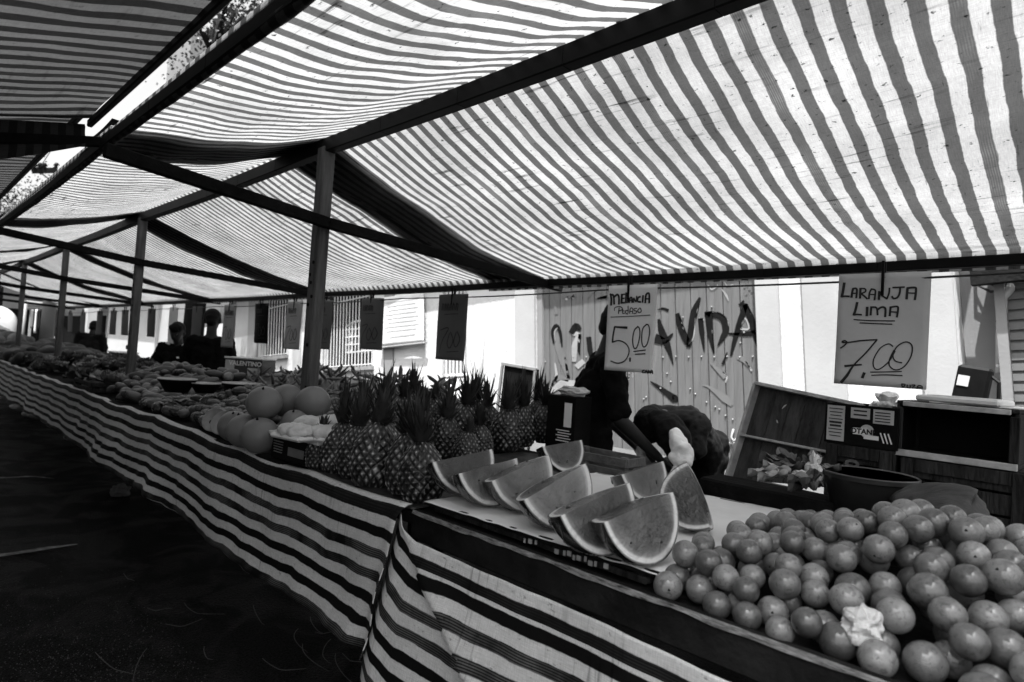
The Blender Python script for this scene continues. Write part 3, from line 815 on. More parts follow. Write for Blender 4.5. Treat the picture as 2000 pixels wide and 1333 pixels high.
def S5(lst, wd):
    out = []
    for X, Y in lst:
        v = (Y - 110) / 965.0
        u = (X - (168 - 52 * v)) / (545.0 + 48 * v)
        out.append((u, v))
    return (out, wd * 1.4 / 560.0 if not hasattr(wd, '__len__') else [q * 1.4 / 560.0 for q in wd])
s5 = [S5(a, b) for a, b in [
    ([(185, 205), (200, 260), (198, 330)], [14, 18, 18]), ([(190, 215), (225, 225), (235, 320)], 16), ([(240, 235), (270, 215), (290, 240), (292, 320)], 16), ([(325, 215), (322, 310)], 18), ([(322, 215), (360, 212)], 10), ([(325, 260), (355, 258)], 10), ([(325, 310), (365, 305)], 12),
    ([(375, 200), (372, 305)], 16), ([(372, 305), (402, 303)], 10), ([(412, 305), (418, 260), (440, 255), (445, 305)], 14), ([(415, 282), (445, 284)], 9), ([(462, 305), (462, 258), (490, 300), (495, 240)], 12), ([(535, 245), (512, 255), (508, 295), (540, 302)], 13), ([(565, 235), (562, 305)], 14), ([(592, 310), (598, 225), (630, 215), (635, 312)], 15), ([(595, 270), (635, 270)], 10),
    ([(240, 395), (242, 365), (290, 350), (330, 365), (325, 390), (290, 398)], 7), ([(295, 370), (288, 430)], 8), ([(340, 380), (335, 425), (362, 425)], 7), ([(335, 402), (358, 400)], 6), ([(400, 345), (400, 430), (375, 425), (372, 400), (398, 395)], 7), ([(420, 430), (428, 372), (455, 378), (452, 430)], 7), ([(420, 405), (455, 405)], 6), ([(500, 372), (470, 378), (475, 398), (500, 405), (490, 428), (465, 430)], 7), ([(535, 368), (512, 395), (525, 420), (552, 405), (540, 370)], 7), ([(195, 470), (400, 462), (650, 448)], 6),
    ([(390, 588), (320, 585), (245, 580)], [18, 16, 12]), ([(245, 580), (225, 680), (220, 755)], 14), ([(220, 755), (300, 735), (390, 770), (430, 850), (390, 950), (300, 990), (205, 970)], 9), ([(445, 925), (445, 958)], 14),
    ([(520, 575), (480, 620), (465, 720), (485, 810), (520, 800), (545, 690), (540, 600), (515, 572)], 9), ([(615, 550), (575, 600), (570, 720), (595, 795), (635, 760), (655, 640), (640, 560), (610, 550)], 9), ([(485, 850), (620, 828)], 8), ([(505, 880), (618, 868)], 8),
    ([(620, 1048), (600, 1055), (602, 1075), (622, 1075)], 9), ([(632, 1078), (640, 1045), (655, 1078)], 9), ([(665, 1045), (665, 1075), (682, 1062), (665, 1045)], 9), ([(690, 1078), (698, 1045), (712, 1050), (714, 1078)], 9), ([(690, 1062), (712, 1064)], 8)]]
xs5 = on_y(1233, 640, YROPE).x
card('light grey card reading MELANCIA PEDACO 5,00 hung in front of the plank gate', xs5, .285, .44, PAPER_LT, .02, .012, 0.0, s5)
clothespin('dark clothespin holding the card with 7,00 at the right', (xs7 + .0, YROPE - .005, zrope(xs7) - .002), 0, 1.25)
clothespin('dark clothespin holding the card with 5,00 before the gate', (xs5 - .02, YROPE - .005, zrope(xs5) + .0), 0, 1.25, .06)
def squig(seed, word=True):
    r = random.Random(seed); out = []
    u = .18
    for i in range(r.randint(5, 7)):
        a = r.uniform(.06, .1); out.append(([(u, .24), (u + .01, .14)], .03)); out.append(([(u + .01, .15), (u + a * .7, .15 + r.uniform(0, .03)), (u + a * .6, .25)], .022)); u += a + .02
    out.append(([(.3, .31), (.75, .30)], .014))
    out.append(([(.2, .55), (.5, .52), (.3, .72), (.22, .9)], .025)); out.append(([(.55, .6), (.5, .75), (.6, .82), (.68, .7), (.58, .58)], .02)); out.append(([(.75, .58), (.7, .72), (.78, .8), (.86, .68), (.77, .56)], .02)); out.append(([(.52, .88), (.85, .86)], .014))
    return out
tags = [  # px of hanging point, width, height, material, yaw, lean, label
    (886, .29, .44, PAPER_DK, -.25, -.02, 'dark card swung aside, hung before the barred door of the white house', .35),
    (728, .29, .40, PAPER_DK, -.5, -.02, 'dark narrow card overlapping the white cloth notice', .5),
    (636, .27, .42, PAPER_DK, -.45, -.03, 'dark card partly behind the tallest post in front of the bars', .25),
    (578, .27, .44, CARD_MD, -.55, -.05, 'mid grey card with faded writing left of the tallest post', .3),
    (513, .27, .40, BLACK, -.65, .05, 'almost black card hung before the narrower barred window', .35),
    (452, .27, .47, CARD_MD, -.8, -.05, 'grey card hung in front of the standing man in profile', .3),
    (388, .25, .40, PAPER_DK, -.95, -.02, 'dark card hung between the two dark shirted men', .3),
    (342, .25, .52, PAPER_LT, -1.0, .0, 'pale card hiding the face of the man with shoulder patches', .3),
    (299, .25, .40, PAPER_DK, -1.05, .03, 'dark strip of card just right of the second post', .3),
    (247, .25, .40, PAPER_DK, -1.12, .08, 'dark strip of card left of the second post before the white panel', .3),
    (225, .25, .40, PAPER_DK, -1.12, -.03, 'dark strip of card at the left edge of the white panel', .3),
    (198, .26, .42, PAPER_DK, -1.0, -.02, 'wide dark card hung above the basket at the far end', .3),
    (165, .26, .40, PAPER_DK, -1.0, .06, 'dark card right of the third post', .3),
    (140, .26, .40, PAPER_DK, -1.0, .12, 'slanting dark card left of the third post', .3)]
for i, (px, w, h, m, yaw, lean, lab, bend) in enumerate(tags):
    p = on_y(px, 590, YROPE)
    card(lab, p.x, w, h, m, -yaw * .12, bend * .35, .02, squig(i) if i < 6 else None, lean=lean, drop=.004)
    clothespin('dark clothespin gripping the ' + ['swung dark card by the barred door', 'card over the cloth notice', 'card behind the tallest post', 'faded grey card', 'almost black card', 'grey card by the man in profile', 'card between the two men', 'pale card before the seated man', 'strip right of the second post', 'strip left of the second post', 'strip at the edge of the white panel', 'wide card over the basket', 'card right of the third post', 'slanting card by the third post'][i], (p.x, YROPE - .006, zrope(p.x)), -yaw * .12, 1.1, .1 * sin(i * 2.1))

# ------------------------------------------------------------------ watermelon board
TZ = .91
crate_m = PLANK
def crate(name, label, c, size, rotz=0.0, slat=3, group=None, m=PLANK, open_top=True, tilt=None, cat='crate', mark=None):
    """wooden fruit crate: corner posts and slatted sides; c is the bottom centre"""
    o = thing(name, label, cat, c, group)
    L_, W_, H_ = size
    c = Vector(c)
    sh = H_ / slat
    b = MB()
    for sx in (-1, 1):
        for sy in (-1, 1): b = MB(); b.box(c + Vector((sx * (L_ / 2 - .022), sy * (W_ / 2 - .022), H_ / 2)), (.03, .03, H_ - .004), None, .002); b.build('corner_post', m, o)
    for nm, sx, sy in (('front_side', 0, -1), ('back_side', 0, 1), ('end', -1, 0), ('end', 1, 0)):
        b = MB()
        for k in range(slat):
            z = sh * (k + .5)
            if sx == 0: b.box(c + Vector((0, sy * (W_ / 2 - .003), z)), (L_, .009, sh - .012), None, .002)
            else: b.box(c + Vector((sx * (L_ / 2 - .003), 0, z)), (.009, W_ - .02, sh - .012), None, .002)
        b.build(nm, m, o)
    b = MB(); b.box(c + Vector((0, 0, .008)), (L_ - .02, W_ - .02, .01)); b.build('bottom', m, o)
    if rotz: o.rotation_euler = (0, 0, rotz)
    return o
bx0, bx1, by0, by1 = -1.49, -.71, 1.20, 2.12
wc = crate('wooden_crate', 'dark wooden crate with white stencil marks under the watermelon board', (-1.10, 1.65, TZ), (.75, .86, .028), slat=1)
for i, xx in enumerate((-1.09, -1.07, -1.05, -.98, -.955, -.94, -.925, -.91, -.89, -.875, -.86, -.83)):
    b = MB(); b.box((xx, 1.213, TZ + .014 + .003 * (i % 3)), (.006 + .006 * (i % 2), .003, .012)); b.build('stencil_mark', mat('stencil_white', .4, .7, .2, 30), wc)
bb = MB(); bb.box(((bx0 + bx1) / 2, (by0 + by1) / 2, TZ + .034), (bx1 - bx0, by1 - by0, .012), Matrix.Rotation(radians(2.5), 3, 'Z'), .002)
bo = bb.build('board', WOOD_DK); tag(bo, 'thin dark board laid on the crate under the white sheet', 'board')
pm = MB()
Rb = Matrix.Rotation(radians(2.5), 3, 'Z')
def sheet(u, v):
    p = Rb @ Vector(((u - .5) * (bx1 - bx0 + .015), (v - .5) * (by1 - by0 + .01), 0))
    e = min(u, 1 - u, v, 1 - v)
    return Vector(((bx0 + bx1) / 2 + p.x, (by0 + by1) / 2 + p.y, TZ + .0425 + .004 * nz(u * 5, v * 6) ** 2 + (.0 if e > .02 else -.004 + .004 * nz(u * 14, v * 14, 3)) + .0015 * nz(u * 11, v * 12, 1)))
pm.grid(sheet, frange(0, 1, 50), frange(0, 1, 56))
po = pm.build('paper_sheet', mat('white_wrapping_paper', .70, .6, .10, 3.5, .25, 14, .3), None, True, [('SOLIDIFY', dict(thickness=.0015, offset=1.0))])
tag(po, 'white paper sheet spread on the board beneath the cut watermelon', 'paper')

# flesh: colour follows the distance from the heart of the melon
def flesh_material():
    m = bpy.data.materials.new('watermelon_flesh'); m.use_nodes = True; N, L = nodes_of(m); b = N['Principled BSDF']
    tc = N.new('ShaderNodeTexCoord'); ln = N.new('ShaderNodeVectorMath'); ln.operation = 'LENGTH'
    at = N.new('ShaderNodeAttribute'); at.attribute_name = 'radius'
    n1 = N.new('ShaderNodeTexNoise'); n1.inputs['Scale'].default_value = 16; n1.inputs['Detail'].default_value = 7
    n2 = N.new('ShaderNodeTexNoise'); n2.inputs['Scale'].default_value = 5; n2.inputs['Detail'].default_value = 4; n2.inputs['Distortion'].default_value = 1.5
    oi = N.new('ShaderNodeObjectInfo'); ad = N.new('ShaderNodeVectorMath'); ad.operation = 'ADD'
    ml = N.new('ShaderNodeMath'); ml.operation = 'MULTIPLY'; ml.inputs[1].default_value = 9
    L.new(oi.outputs['Random'], ml.inputs[0]); L.new(tc.outputs['Object'], ad.inputs[0]); L.new(ml.outputs[0], ad.inputs[1])
    L.new(ad.outputs[0], n1.inputs['Vector']); L.new(ad.outputs[0], n2.inputs['Vector'])
    s = N.new('ShaderNodeMath'); s.operation = 'MULTIPLY_ADD'; s.inputs[1].default_value = .05
    sb = N.new('ShaderNodeMath'); sb.operation = 'SUBTRACT'; sb.inputs[1].default_value = .025
    L.new(n1.outputs['Fac'], s.inputs[0]); L.new(at.outputs['Fac'], s.inputs[2]); L.new(s.outputs[0], sb.inputs[0])
    cr = N.new('ShaderNodeValToRGB'); e = cr.color_ramp.elements
    e[0].position = 0; e[0].color = (.09, .09, .09, 1); e[1].position = 1; e[1].color = (.06, .06, .06, 1)
    for p, c in ((.55, .11), (.78, .17), (.855, .30), (.895, .62), (.955, .66), (.975, .2)):
        q = e.new(p); q.color = (c, c, c, 1)
    L.new(sb.outputs[0], cr.inputs[0])
    mr = N.new('ShaderNodeMapRange'); mr.inputs[1].default_value = .3; mr.inputs[2].default_value = .7; mr.inputs[3].default_value = .4; mr.inputs[4].default_value = 1.4
    L.new(n2.outputs['Fac'], mr.inputs[0])
    mx = N.new('ShaderNodeMixRGB'); mx.blend_type = 'MULTIPLY'; mx.inputs[0].default_value = 1
    mo = N.new('ShaderNodeMapRange'); mo.inputs[3].default_value = .5; mo.inputs[4].default_value = 1.25; L.new(oi.outputs['Random'], mo.inputs[0]); mz = N.new('ShaderNodeMath'); mz.operation = 'MULTIPLY'; L.new(mr.outputs[0], mz.inputs[0]); L.new(mo.outputs[0], mz.inputs[1])
    rim_ = N.new('ShaderNodeMapRange'); rim_.inputs[1].default_value = .84; rim_.inputs[2].default_value = .9; L.new(sb.outputs[0], rim_.inputs[0])
    ml_ = N.new('ShaderNodeMix'); L.new(rim_.outputs[0], ml_.inputs[0]); L.new(mz.outputs[0], ml_.inputs[2]); ml_.inputs[3].default_value = 1.0
    L.new(cr.outputs[0], mx.inputs[1]); L.new(ml_.outputs[0], mx.inputs[2]); L.new(mx.outputs[0], b.inputs['Base Color'])
    b.inputs['Roughness'].default_value = .22; b.inputs['Specular IOR Level'].default_value = .45
    bp = N.new('ShaderNodeBump'); bp.inputs['Strength'].default_value = .9; bp.inputs['Distance'].default_value = .006
    n3 = N.new('ShaderNodeTexNoise'); n3.inputs['Scale'].default_value = 95; n3.inputs['Detail'].default_value = 5; L.new(tc.outputs['Object'], n3.inputs['Vector'])
    L.new(n3.outputs['Fac'], bp.inputs['Height']); L.new(bp.outputs[0], b.inputs['Normal'])
    return m
FLESH = flesh_material()
RIND = mat('watermelon_rind', .014, .15, .7, 9, .3, 22, .5, coat=.4)
FILM = mat('cling_film_crease', .10, .1, .3, 30, .3, 40, .8)
SEED = mat('melon_seed', .02, .3, .2, 20)
def wedge(label, p, yaw, R, half=radians(45), Ly=1.06, roll=0.0, pitch=0.0, seed=0):
    """quarter of a melon on its rind; local axis y is the cut axis, it rests with the axis on top"""
    r = random.Random(seed)
    o = thing('watermelon_slice', label, 'watermelon slice', (0, 0, 0), 'cut watermelon pieces on the white sheet')
    nA, nB = 30, 22
    def lump(th, ph): return 1 + .012 * nz(th * 3, ph * 2, seed) 
    for sg in (-1, 1):
        b = MB(); vals = []
        rr = [0, .15, .3, .45, .6, .7, .78, .84, .88, .91, .94, .965, .985, 1.0]
        nT = 40
        for q in rr:
            for i in range(nT):
                th = pi * i / (nT - 1)
                a = sg * half
                yy = -cos(th) * R * Ly * q; rad = sin(th) * R * q
                bulge = .004 * sin(th) * sin(pi * q) * (1 + nz(th * 2, q * 3, seed + sg))
                b.v.append((rad * sin(a) + sg * bulge * cos(a), yy, -rad * cos(a) + bulge * abs(sin(a)))); vals.append(q)
        for k in range(len(rr) - 1):
            for i in range(nT - 1):
                qd = (k * nT + i, k * nT + i + 1, (k + 1) * nT + i + 1, (k + 1) * nT + i)
                b.f.append(qd if sg < 0 else qd[::-1])
        b.att = {'radius': vals}
        f = b.build('cut_face', FLESH, o, True)
        for n in range(3):
            q = r.uniform(.5, .74); th = r.uniform(.5, 2.6)
            a = sg * half; yy = -cos(th) * R * Ly * q; rad = sin(th) * R * q
            s_b = MB(); s_b.ball((rad * sin(a) + sg * .003 * cos(a), yy, -rad * cos(a) + .002), (.0028, .004, .0028), 8, 5); s_b.build('seed', SEED, f, True)
    b = MB()
    for i in range(nA + 1):
        th = pi * i / nA
        for j in range(nB + 1):
            a = -half + 2 * half * j / nB
            k = lump(th, a * 2) if 0 < j < nB else 1
            b.v.append((sin(th) * R * k * sin(a), -cos(th) * R * Ly, -sin(th) * R * k * cos(a)))
    for i in range(nA):
        for j in range(nB): b.f.append((i * (nB + 1) + j, (i + 1) * (nB + 1) + j, (i + 1) * (nB + 1) + j + 1, i * (nB + 1) + j + 1))
    b.build('rind', RIND, o, True)
    # creased cling film around the rind end
    b = MB()
    for n in range(5):
        th0 = r.uniform(.15, .9); a0 = r.uniform(-half * .9, half * .9)
        pts = []
        for t in range(7):
            th = th0 + t * .07; a = a0 + .06 * sin(t * 1.7 + n) + (t - 3) * r.uniform(-.03, .05)
            a = max(-half, min(half, a))
            pts.append((sin(th) * R * 1.012 * sin(a), -cos(th) * R * Ly * 1.012, -sin(th) * R * 1.012 * cos(a)))
        b.tube(pts, [.0004, .0009, .0012, .001, .0008, .0006, .0003], 5)
    b.build('cling_film', FILM, o, True)
    o.rotation_euler = (pitch, roll, yaw)
    o.location = p
    return o
PZ = TZ + .046
WM = [(905, 890, .128, -14, 22, 'watermelon piece at the left back corner of the white sheet, next to the pineapples', 8, 0),
      (955, 910, .120, -12, 24, 'second watermelon piece from the pineapples, small with a dark wrapped end', 9, 0),
      (1018, 914, .128, -10, 26, 'third watermelon piece from the pineapples, with a steep narrow face', 19, 0),
      (1086, 940, .126, -9, 22, 'fourth watermelon piece in the front row, with a heart shaped mark in its flesh', 22, 0),
      (1166, 974, .130, -12, 22, 'pale fleshed watermelon piece second from the near end of the front row', 15, 0),
      (1250, 990, .128, -16, 26, 'dark fleshed watermelon piece nearest the oranges, with a broad white rim', 15, 0),
      (1256, 914, .115, -14, 22, 'watermelon piece in the second row behind the pale fleshed one', 9, 0),
      (1363, 965, .108, 62, 0, 'watermelon piece standing end on beside the orange heap', 52, 0),
      (1099, 866, .118, -18, 22, 'watermelon piece lying farthest back by the wooden crate', 6, 0)]
for i, (px, py, R, yaw, roll, lab, pitch, _) in enumerate(WM):
    p = on_z(px, py, PZ + R * .985)
    if i != 7: yaw += 11
    wedge(lab, p, radians(yaw), R, radians(46), .92 + .04 * sin(i * 2.3), radians(roll), radians(pitch), i)

# ------------------------------------------------------------------ oranges
OR_M = []
def orange_material(name, base):
    m = mat(name, base, .34, .25, 1.6, .3, 16, .55, coat=1.0)
    N, L = nodes_of(m)
    # blemishes: dark freckles and pale scars of the peel
    tc = N.new('ShaderNodeTexCoord'); oi = N.new('ShaderNodeObjectInfo')
    ml = N.new('ShaderNodeMath'); ml.operation = 'MULTIPLY'; ml.inputs[1].default_value = 31
    L.new(oi.outputs['Random'], ml.inputs[0])
    ad = N.new('ShaderNodeVectorMath'); ad.operation = 'ADD'; L.new(tc.outputs['Object'], ad.inputs[0]); L.new(ml.outputs[0], ad.inputs[1])
    n = N.new('ShaderNodeTexNoise'); n.inputs['Scale'].default_value = 8; n.inputs['Detail'].default_value = 3; L.new(ad.outputs[0], n.inputs['Vector'])
    r = N.new('ShaderNodeMapRange'); r.inputs[1].default_value = .64; r.inputs[2].default_value = .72; r.inputs[3].default_value = 1; r.inputs[4].default_value = .35; L.new(n.outputs['Fac'], r.inputs[0])
    n2 = N.new('ShaderNodeTexNoise'); n2.inputs['Scale'].default_value = 2.4; n2.inputs['Detail'].default_value = 6; n2.inputs['Distortion'].default_value = 1.5; L.new(ad.outputs[0], n2.inputs['Vector'])
    r2 = N.new('ShaderNodeMapRange'); r2.inputs[1].default_value = .56; r2.inputs[2].default_value = .66; r2.inputs[3].default_value = 1; r2.inputs[4].default_value = .45; L.new(n2.outputs['Fac'], r2.inputs[0])
    r3 = N.new('ShaderNodeMapRange'); r3.inputs[1].default_value = 0; r3.inputs[2].default_value = 1; r3.inputs[3].default_value = .4; r3.inputs[4].default_value = 1.55; L.new(oi.outputs['Random'], r3.inputs[0])
    a = N[m['base_node']]
    m1 = N.new('ShaderNodeMath'); m1.operation = 'MULTIPLY'; L.new(a.outputs[0], m1.inputs[0]); L.new(r.outputs[0], m1.inputs[1])
    m2 = N.new('ShaderNodeMath'); m2.operation = 'MULTIPLY'; L.new(m1.outputs[0], m2.inputs[0]); L.new(r2.outputs[0], m2.inputs[1])
    m3 = N.new('ShaderNodeMath'); m3.operation = 'MULTIPLY'; L.new(m2.outputs[0], m3.inputs[0]); L.new(r3.outputs[0], m3.inputs[1])
    L.new(m3.outputs[0], N['Principled BSDF'].inputs['Base Color'])
    return m
PEEL = orange_material('orange_peel', .125)
protos = []
for v in range(4):
    o = thing('orange', 'small round orange in the heap beside the watermelon board', 'orange', (0, 0, 0), 'oranges heaped at the right end of the stall')
    b = MB()
    sq = (.98, 1.0, .97, 1.01)[v]
    b.ball((0, 0, 0), (1, 1, sq), 26, 18, None, lambda p: 1 + .012 * nz(p.x * 1.5 + v * 5, p.y * 1.5, p.z * 1.5) - .035 * exp(-((p.x ** 2 + p.y ** 2) / .035)) * (1 if p.z > 0 else .25))
    b.build('peel', PEEL, o, True)
    b = MB(); b.lathe([(.0, .0), (.08, .004), (.12, -.012), (.1, -.03)], 8, (0, 0, sq * .962), None, lambda a, i: 1 + .3 * sin(a * 5)); b.build('stem_scar', BLACK, o, True)
    protos.append(o)
used = set()
def orange(p, r):
    i = R_.randrange(4)
    if i not in used: used.add(i); o = protos[i]
    else: o = copy_tree(protos[i])
    o.location = p; o.scale = (r, r, r)
    ax = (Vector((-p[0], -p[1], .5)).normalized() + Vector((R_.gauss(0, .7), R_.gauss(0, .7), R_.gauss(0, .7)))).normalized() * (1 if R_.random() < .75 else -1)
    o.rotation_euler = ax.to_track_quat('Z', 'Y').to_euler()
def HO(x, y):
    ss = lambda t: max(0, min(1, t)) ** 1.0
    a = ss((y - 1.14) / .40) ; bx = ss((x + .74) / .42); back = 1 - .75 * ss((y - 1.72) / .38)
    return TZ + .042 + (.128 + .03 * exp(-((x + .30) / .22) ** 2 - ((y - 1.62) / .2) ** 2)) * min(a, .18 + .82 * bx) * back
pts = []
tries = 0
cells = []
# settle spheres on the heap surface: lower layer first, then the skin
def fits(p, r):
    for q, rq in pts:
        d2 = (p[0] - q[0]) ** 2 + (p[1] - q[1]) ** 2 + (p[2] - q[2]) ** 2
        if d2 < (.93 * (r + rq)) ** 2: return False
    return True
for layer in range(5):
    zoff = -.11 + layer * .0275
    for n in range(2600):
        x = R_.uniform(-.685, .10); y = R_.uniform(1.176, 2.16)
        r = R_.uniform(.0265, .032) * (1.06 if x > -.35 else .97)
        z = max(HO(x, y) + zoff, TZ + r)
        if fits((x, y, z), r): pts.append(((x, y, z), r))
vis = sorted(pts, key=lambda q: HO(q[0][0], q[0][1]) - q[0][2] + (9 if q[0][0] > .1 else 0))[:300]
for p, r in vis: orange(Vector(p), r)
print('oranges', len(vis))
# a crumpled bag among the oranges
def crumple(name, label, cat, c, r, m, seed, sq=(1, 1, 1), neck=False, group=None):
    b = MB()
    def fn(p):
        k = 1 + .28 * nz(p.x * 1.6 + seed, p.y * 1.6, p.z * 1.6)
        k -= .55 * abs(nz(p.x * 1.5 + seed, p.y * 1.5, p.z * 1.5 + 5)) + .10 * abs(nz(p.x * 4, p.y * 4 + seed, p.z * 4))
        if neck and p.z > .35: k *= 1 - .45 * sin(min(1, (p.z - .35) / .4) * pi) + .35 * max(0, p.z - .7)
        return k
    b.ball((0, 0, 0), 1.0, 40, 28, None, fn)
    b.v = [(c[0] + v[0] * r * sq[0], c[1] + v[1] * r * sq[1], c[2] + v[2] * r * sq[2]) for v in b.v]
    o = b.build(name, m, None, True, auto=radians(35))
    return tag(o, label, cat, group)
BAGM = mat('thin_white_plastic', .55, .35, .12, 9, .6, 60, .5)
pb = on_z(1650, 1240, TZ + .05); crumple('plastic_bag', 'crumpled white plastic bag lying among the oranges', 'plastic bag', (pb.x + .02, pb.y + .02, pb.z + .016), .040, BAGM, 3, (1, .9, .95))
# ------------------------------------------------------------------ pineapples
def pine_skin():
    m = bpy.data.materials.new('pineapple_skin'); m.use_nodes = True; N, L = nodes_of(m); b = N['Principled BSDF']
    at = N.new('ShaderNodeAttribute'); at.attribute_name = 'eye'
    cr = N.new('ShaderNodeValToRGB'); e = cr.color_ramp.elements
    e[0].position = 0; e[0].color = (.008, .008, .008, 1); e[1].position = 1; e[1].color = (.4, .4, .4, 1)
    for p, c in ((.28, .008), (.5, .05), (.74, .12), (.9, .30)):
        q = e.new(p); q.color = (c, c, c, 1)
    L.new(at.outputs['Fac'], cr.inputs[0])
    tc = N.new('ShaderNodeTexCoord'); n = N.new('ShaderNodeTexNoise'); n.inputs['Scale'].default_value = 14; n.inputs['Detail'].default_value = 6; L.new(tc.outputs['Object'], n.inputs['Vector'])
    oi = N.new('ShaderNodeObjectInfo')
    r = N.new('ShaderNodeMapRange'); r.inputs[1].default_value = .3; r.inputs[2].default_value = .7; r.inputs[3].default_value = .5; r.inputs[4].default_value = 1.5; L.new(n.outputs['Fac'], r.inputs[0])
    r2 = N.new('ShaderNodeMapRange'); r2.inputs[3].default_value = .4; r2.inputs[4].default_value = 1.15; L.new(oi.outputs['Random'], r2.inputs[0])
    m1 = N.new('ShaderNodeMath'); m1.operation = 'MULTIPLY'; L.new(r.outputs[0], m1.inputs[0]); L.new(r2.outputs[0], m1.inputs[1])
    mx = N.new('ShaderNodeMixRGB'); mx.blend_type = 'MULTIPLY'; mx.inputs[0].default_value = 1; L.new(cr.outputs[0], mx.inputs[1]); L.new(m1.outputs[0], mx.inputs[2])
    L.new(mx.outputs[0], b.inputs['Base Color']); b.inputs['Roughness'].default_value = .3; b.inputs['Specular IOR Level'].default_value = .45
    bp = N.new('ShaderNodeBump'); bp.inputs['Strength'].default_value = .4; bp.inputs['Distance'].default_value = .003
    n3 = N.new('ShaderNodeTexNoise'); n3.inputs['Scale'].default_value = 120; L.new(tc.outputs['Object'], n3.inputs['Vector']); L.new(n3.outputs['Fac'], bp.inputs['Height']); L.new(bp.outputs[0], b.inputs['Normal'])
    return m
PINE = pine_skin()
LEAF = mat('pineapple_leaf', .026, .5, .6, 10, .2, 40, .3, orand=.4)
def pineapple_proto(seed, crown_len, H=.21, W=.078):
    r = random.Random(seed)
    o = thing('pineapple', 'x', 'pineapple', (0, 0, 0), 'pineapples standing on the table')
    nA, nH = 200, 116
    b = MB(); vals = []
    KA, KH = 15, 12          # eyes round the fruit and up it
    for i in range(nH + 1):
        t = i / nH
        R0 = W * (max(0.0, sin(pi * (.07 + .90 * t)))) ** .42 * (1.04 - .20 * t)
        if i in (0, nH): R0 *= .3
        for k in range(nA):
            a = 2 * pi * k / nA
            u = a / (2 * pi) * KA; v = t * KH
            u += .2 * nz(cos(a) * 2.2 + seed, sin(a) * 2.2, t * 4); v += .24 * nz(cos(a) * 2.2, sin(a) * 2.2 + seed, t * 4 + 7)
            p = u + v * .5; q = u - v * .5
            fp = p - math.floor(p) - .5; fq = q - math.floor(q) - .5
            d = max(abs(fp), abs(fq)) * 2
            eye = max(0, 1 - d)
            dome = (1 - d * d) if d < .86 else (1 - .86 ** 2) * (1 - d) / .14
            tip = exp(-(fp * fp + (fq) ** 2) / .012)
            e = .0048 * dome + .0028 * tip
            cx = nz(math.floor(p) * 3.1, math.floor(q) * 2.7, seed)
            rr = R0 + e * min(1, R0 / W * 1.1) + .002 * nz(a * 2, t * 5, seed)
            b.v.append((rr * cos(a), rr * sin(a), t * H))
            vals.append(max(0, min(1, eye * .95 + .35 * tip * eye + .62 * cx)))
    for i in range(nH):
        for k in range(nA):
            k2 = (k + 1) % nA; b.f.append((i * nA + k, i * nA + k2, (i + 1) * nA + k2, (i + 1) * nA + k))
    b.f.append(tuple(range(nA))[::-1]); b.f.append(tuple(nH * nA + k for k in range(nA)))
    b.att = {'eye': vals}
    b.build('fruit', PINE, o, True)
    b = MB()
    nl = 46
    for n in range(nl):
        f = n / nl
        az = n * 2.399 + r.uniform(-.2, .2); L_ = crown_len * (.42 + .62 * f) * r.uniform(.62, 1.18)
        out = (1.1 * (1 - f) ** 1.1 + .12) * r.uniform(.6, 1.45)
        z0 = H - .012 + .03 * f; rad0 = .018 * (1 - f * .7)
        d = Vector((cos(az), sin(az), 0)); s = Vector((-sin(az), cos(az), 0))
        w = .015 * r.uniform(.8, 1.15) * (1 - .35 * f)
        m = 6; rows = []
        for j in range(m + 1):
            t = j / m
            ang = out * (1 - .35 * t) + .35 * out * t * t * r.uniform(.6, 1.1)
            c = d * (rad0 + L_ * t * sin(ang) * .75) + Vector((0, 0, z0 + L_ * t * cos(ang * .85)))
            ww = w * (1 - t ** 1.7) * (1 if t > .1 else .8)
            fold = Vector((0, 0, ww * .35)) + d * (-ww * .25)
            rows.append((c - s * ww + fold, c, c + s * ww + fold))
        k = len(b.v)
        for row in rows: b.v += [tuple(p) for p in row]
        for j in range(m):
            for q in range(2): b.f.append((k + j * 3 + q, k + j * 3 + q + 1, k + (j + 1) * 3 + q + 1, k + (j + 1) * 3 + q))
    b.build('crown', LEAF, o, True)
    return o
PP = [pineapple_proto(1, .18), pineapple_proto(2, .19), pineapple_proto(3, .11), pineapple_proto(4, .13, .225, .078)]
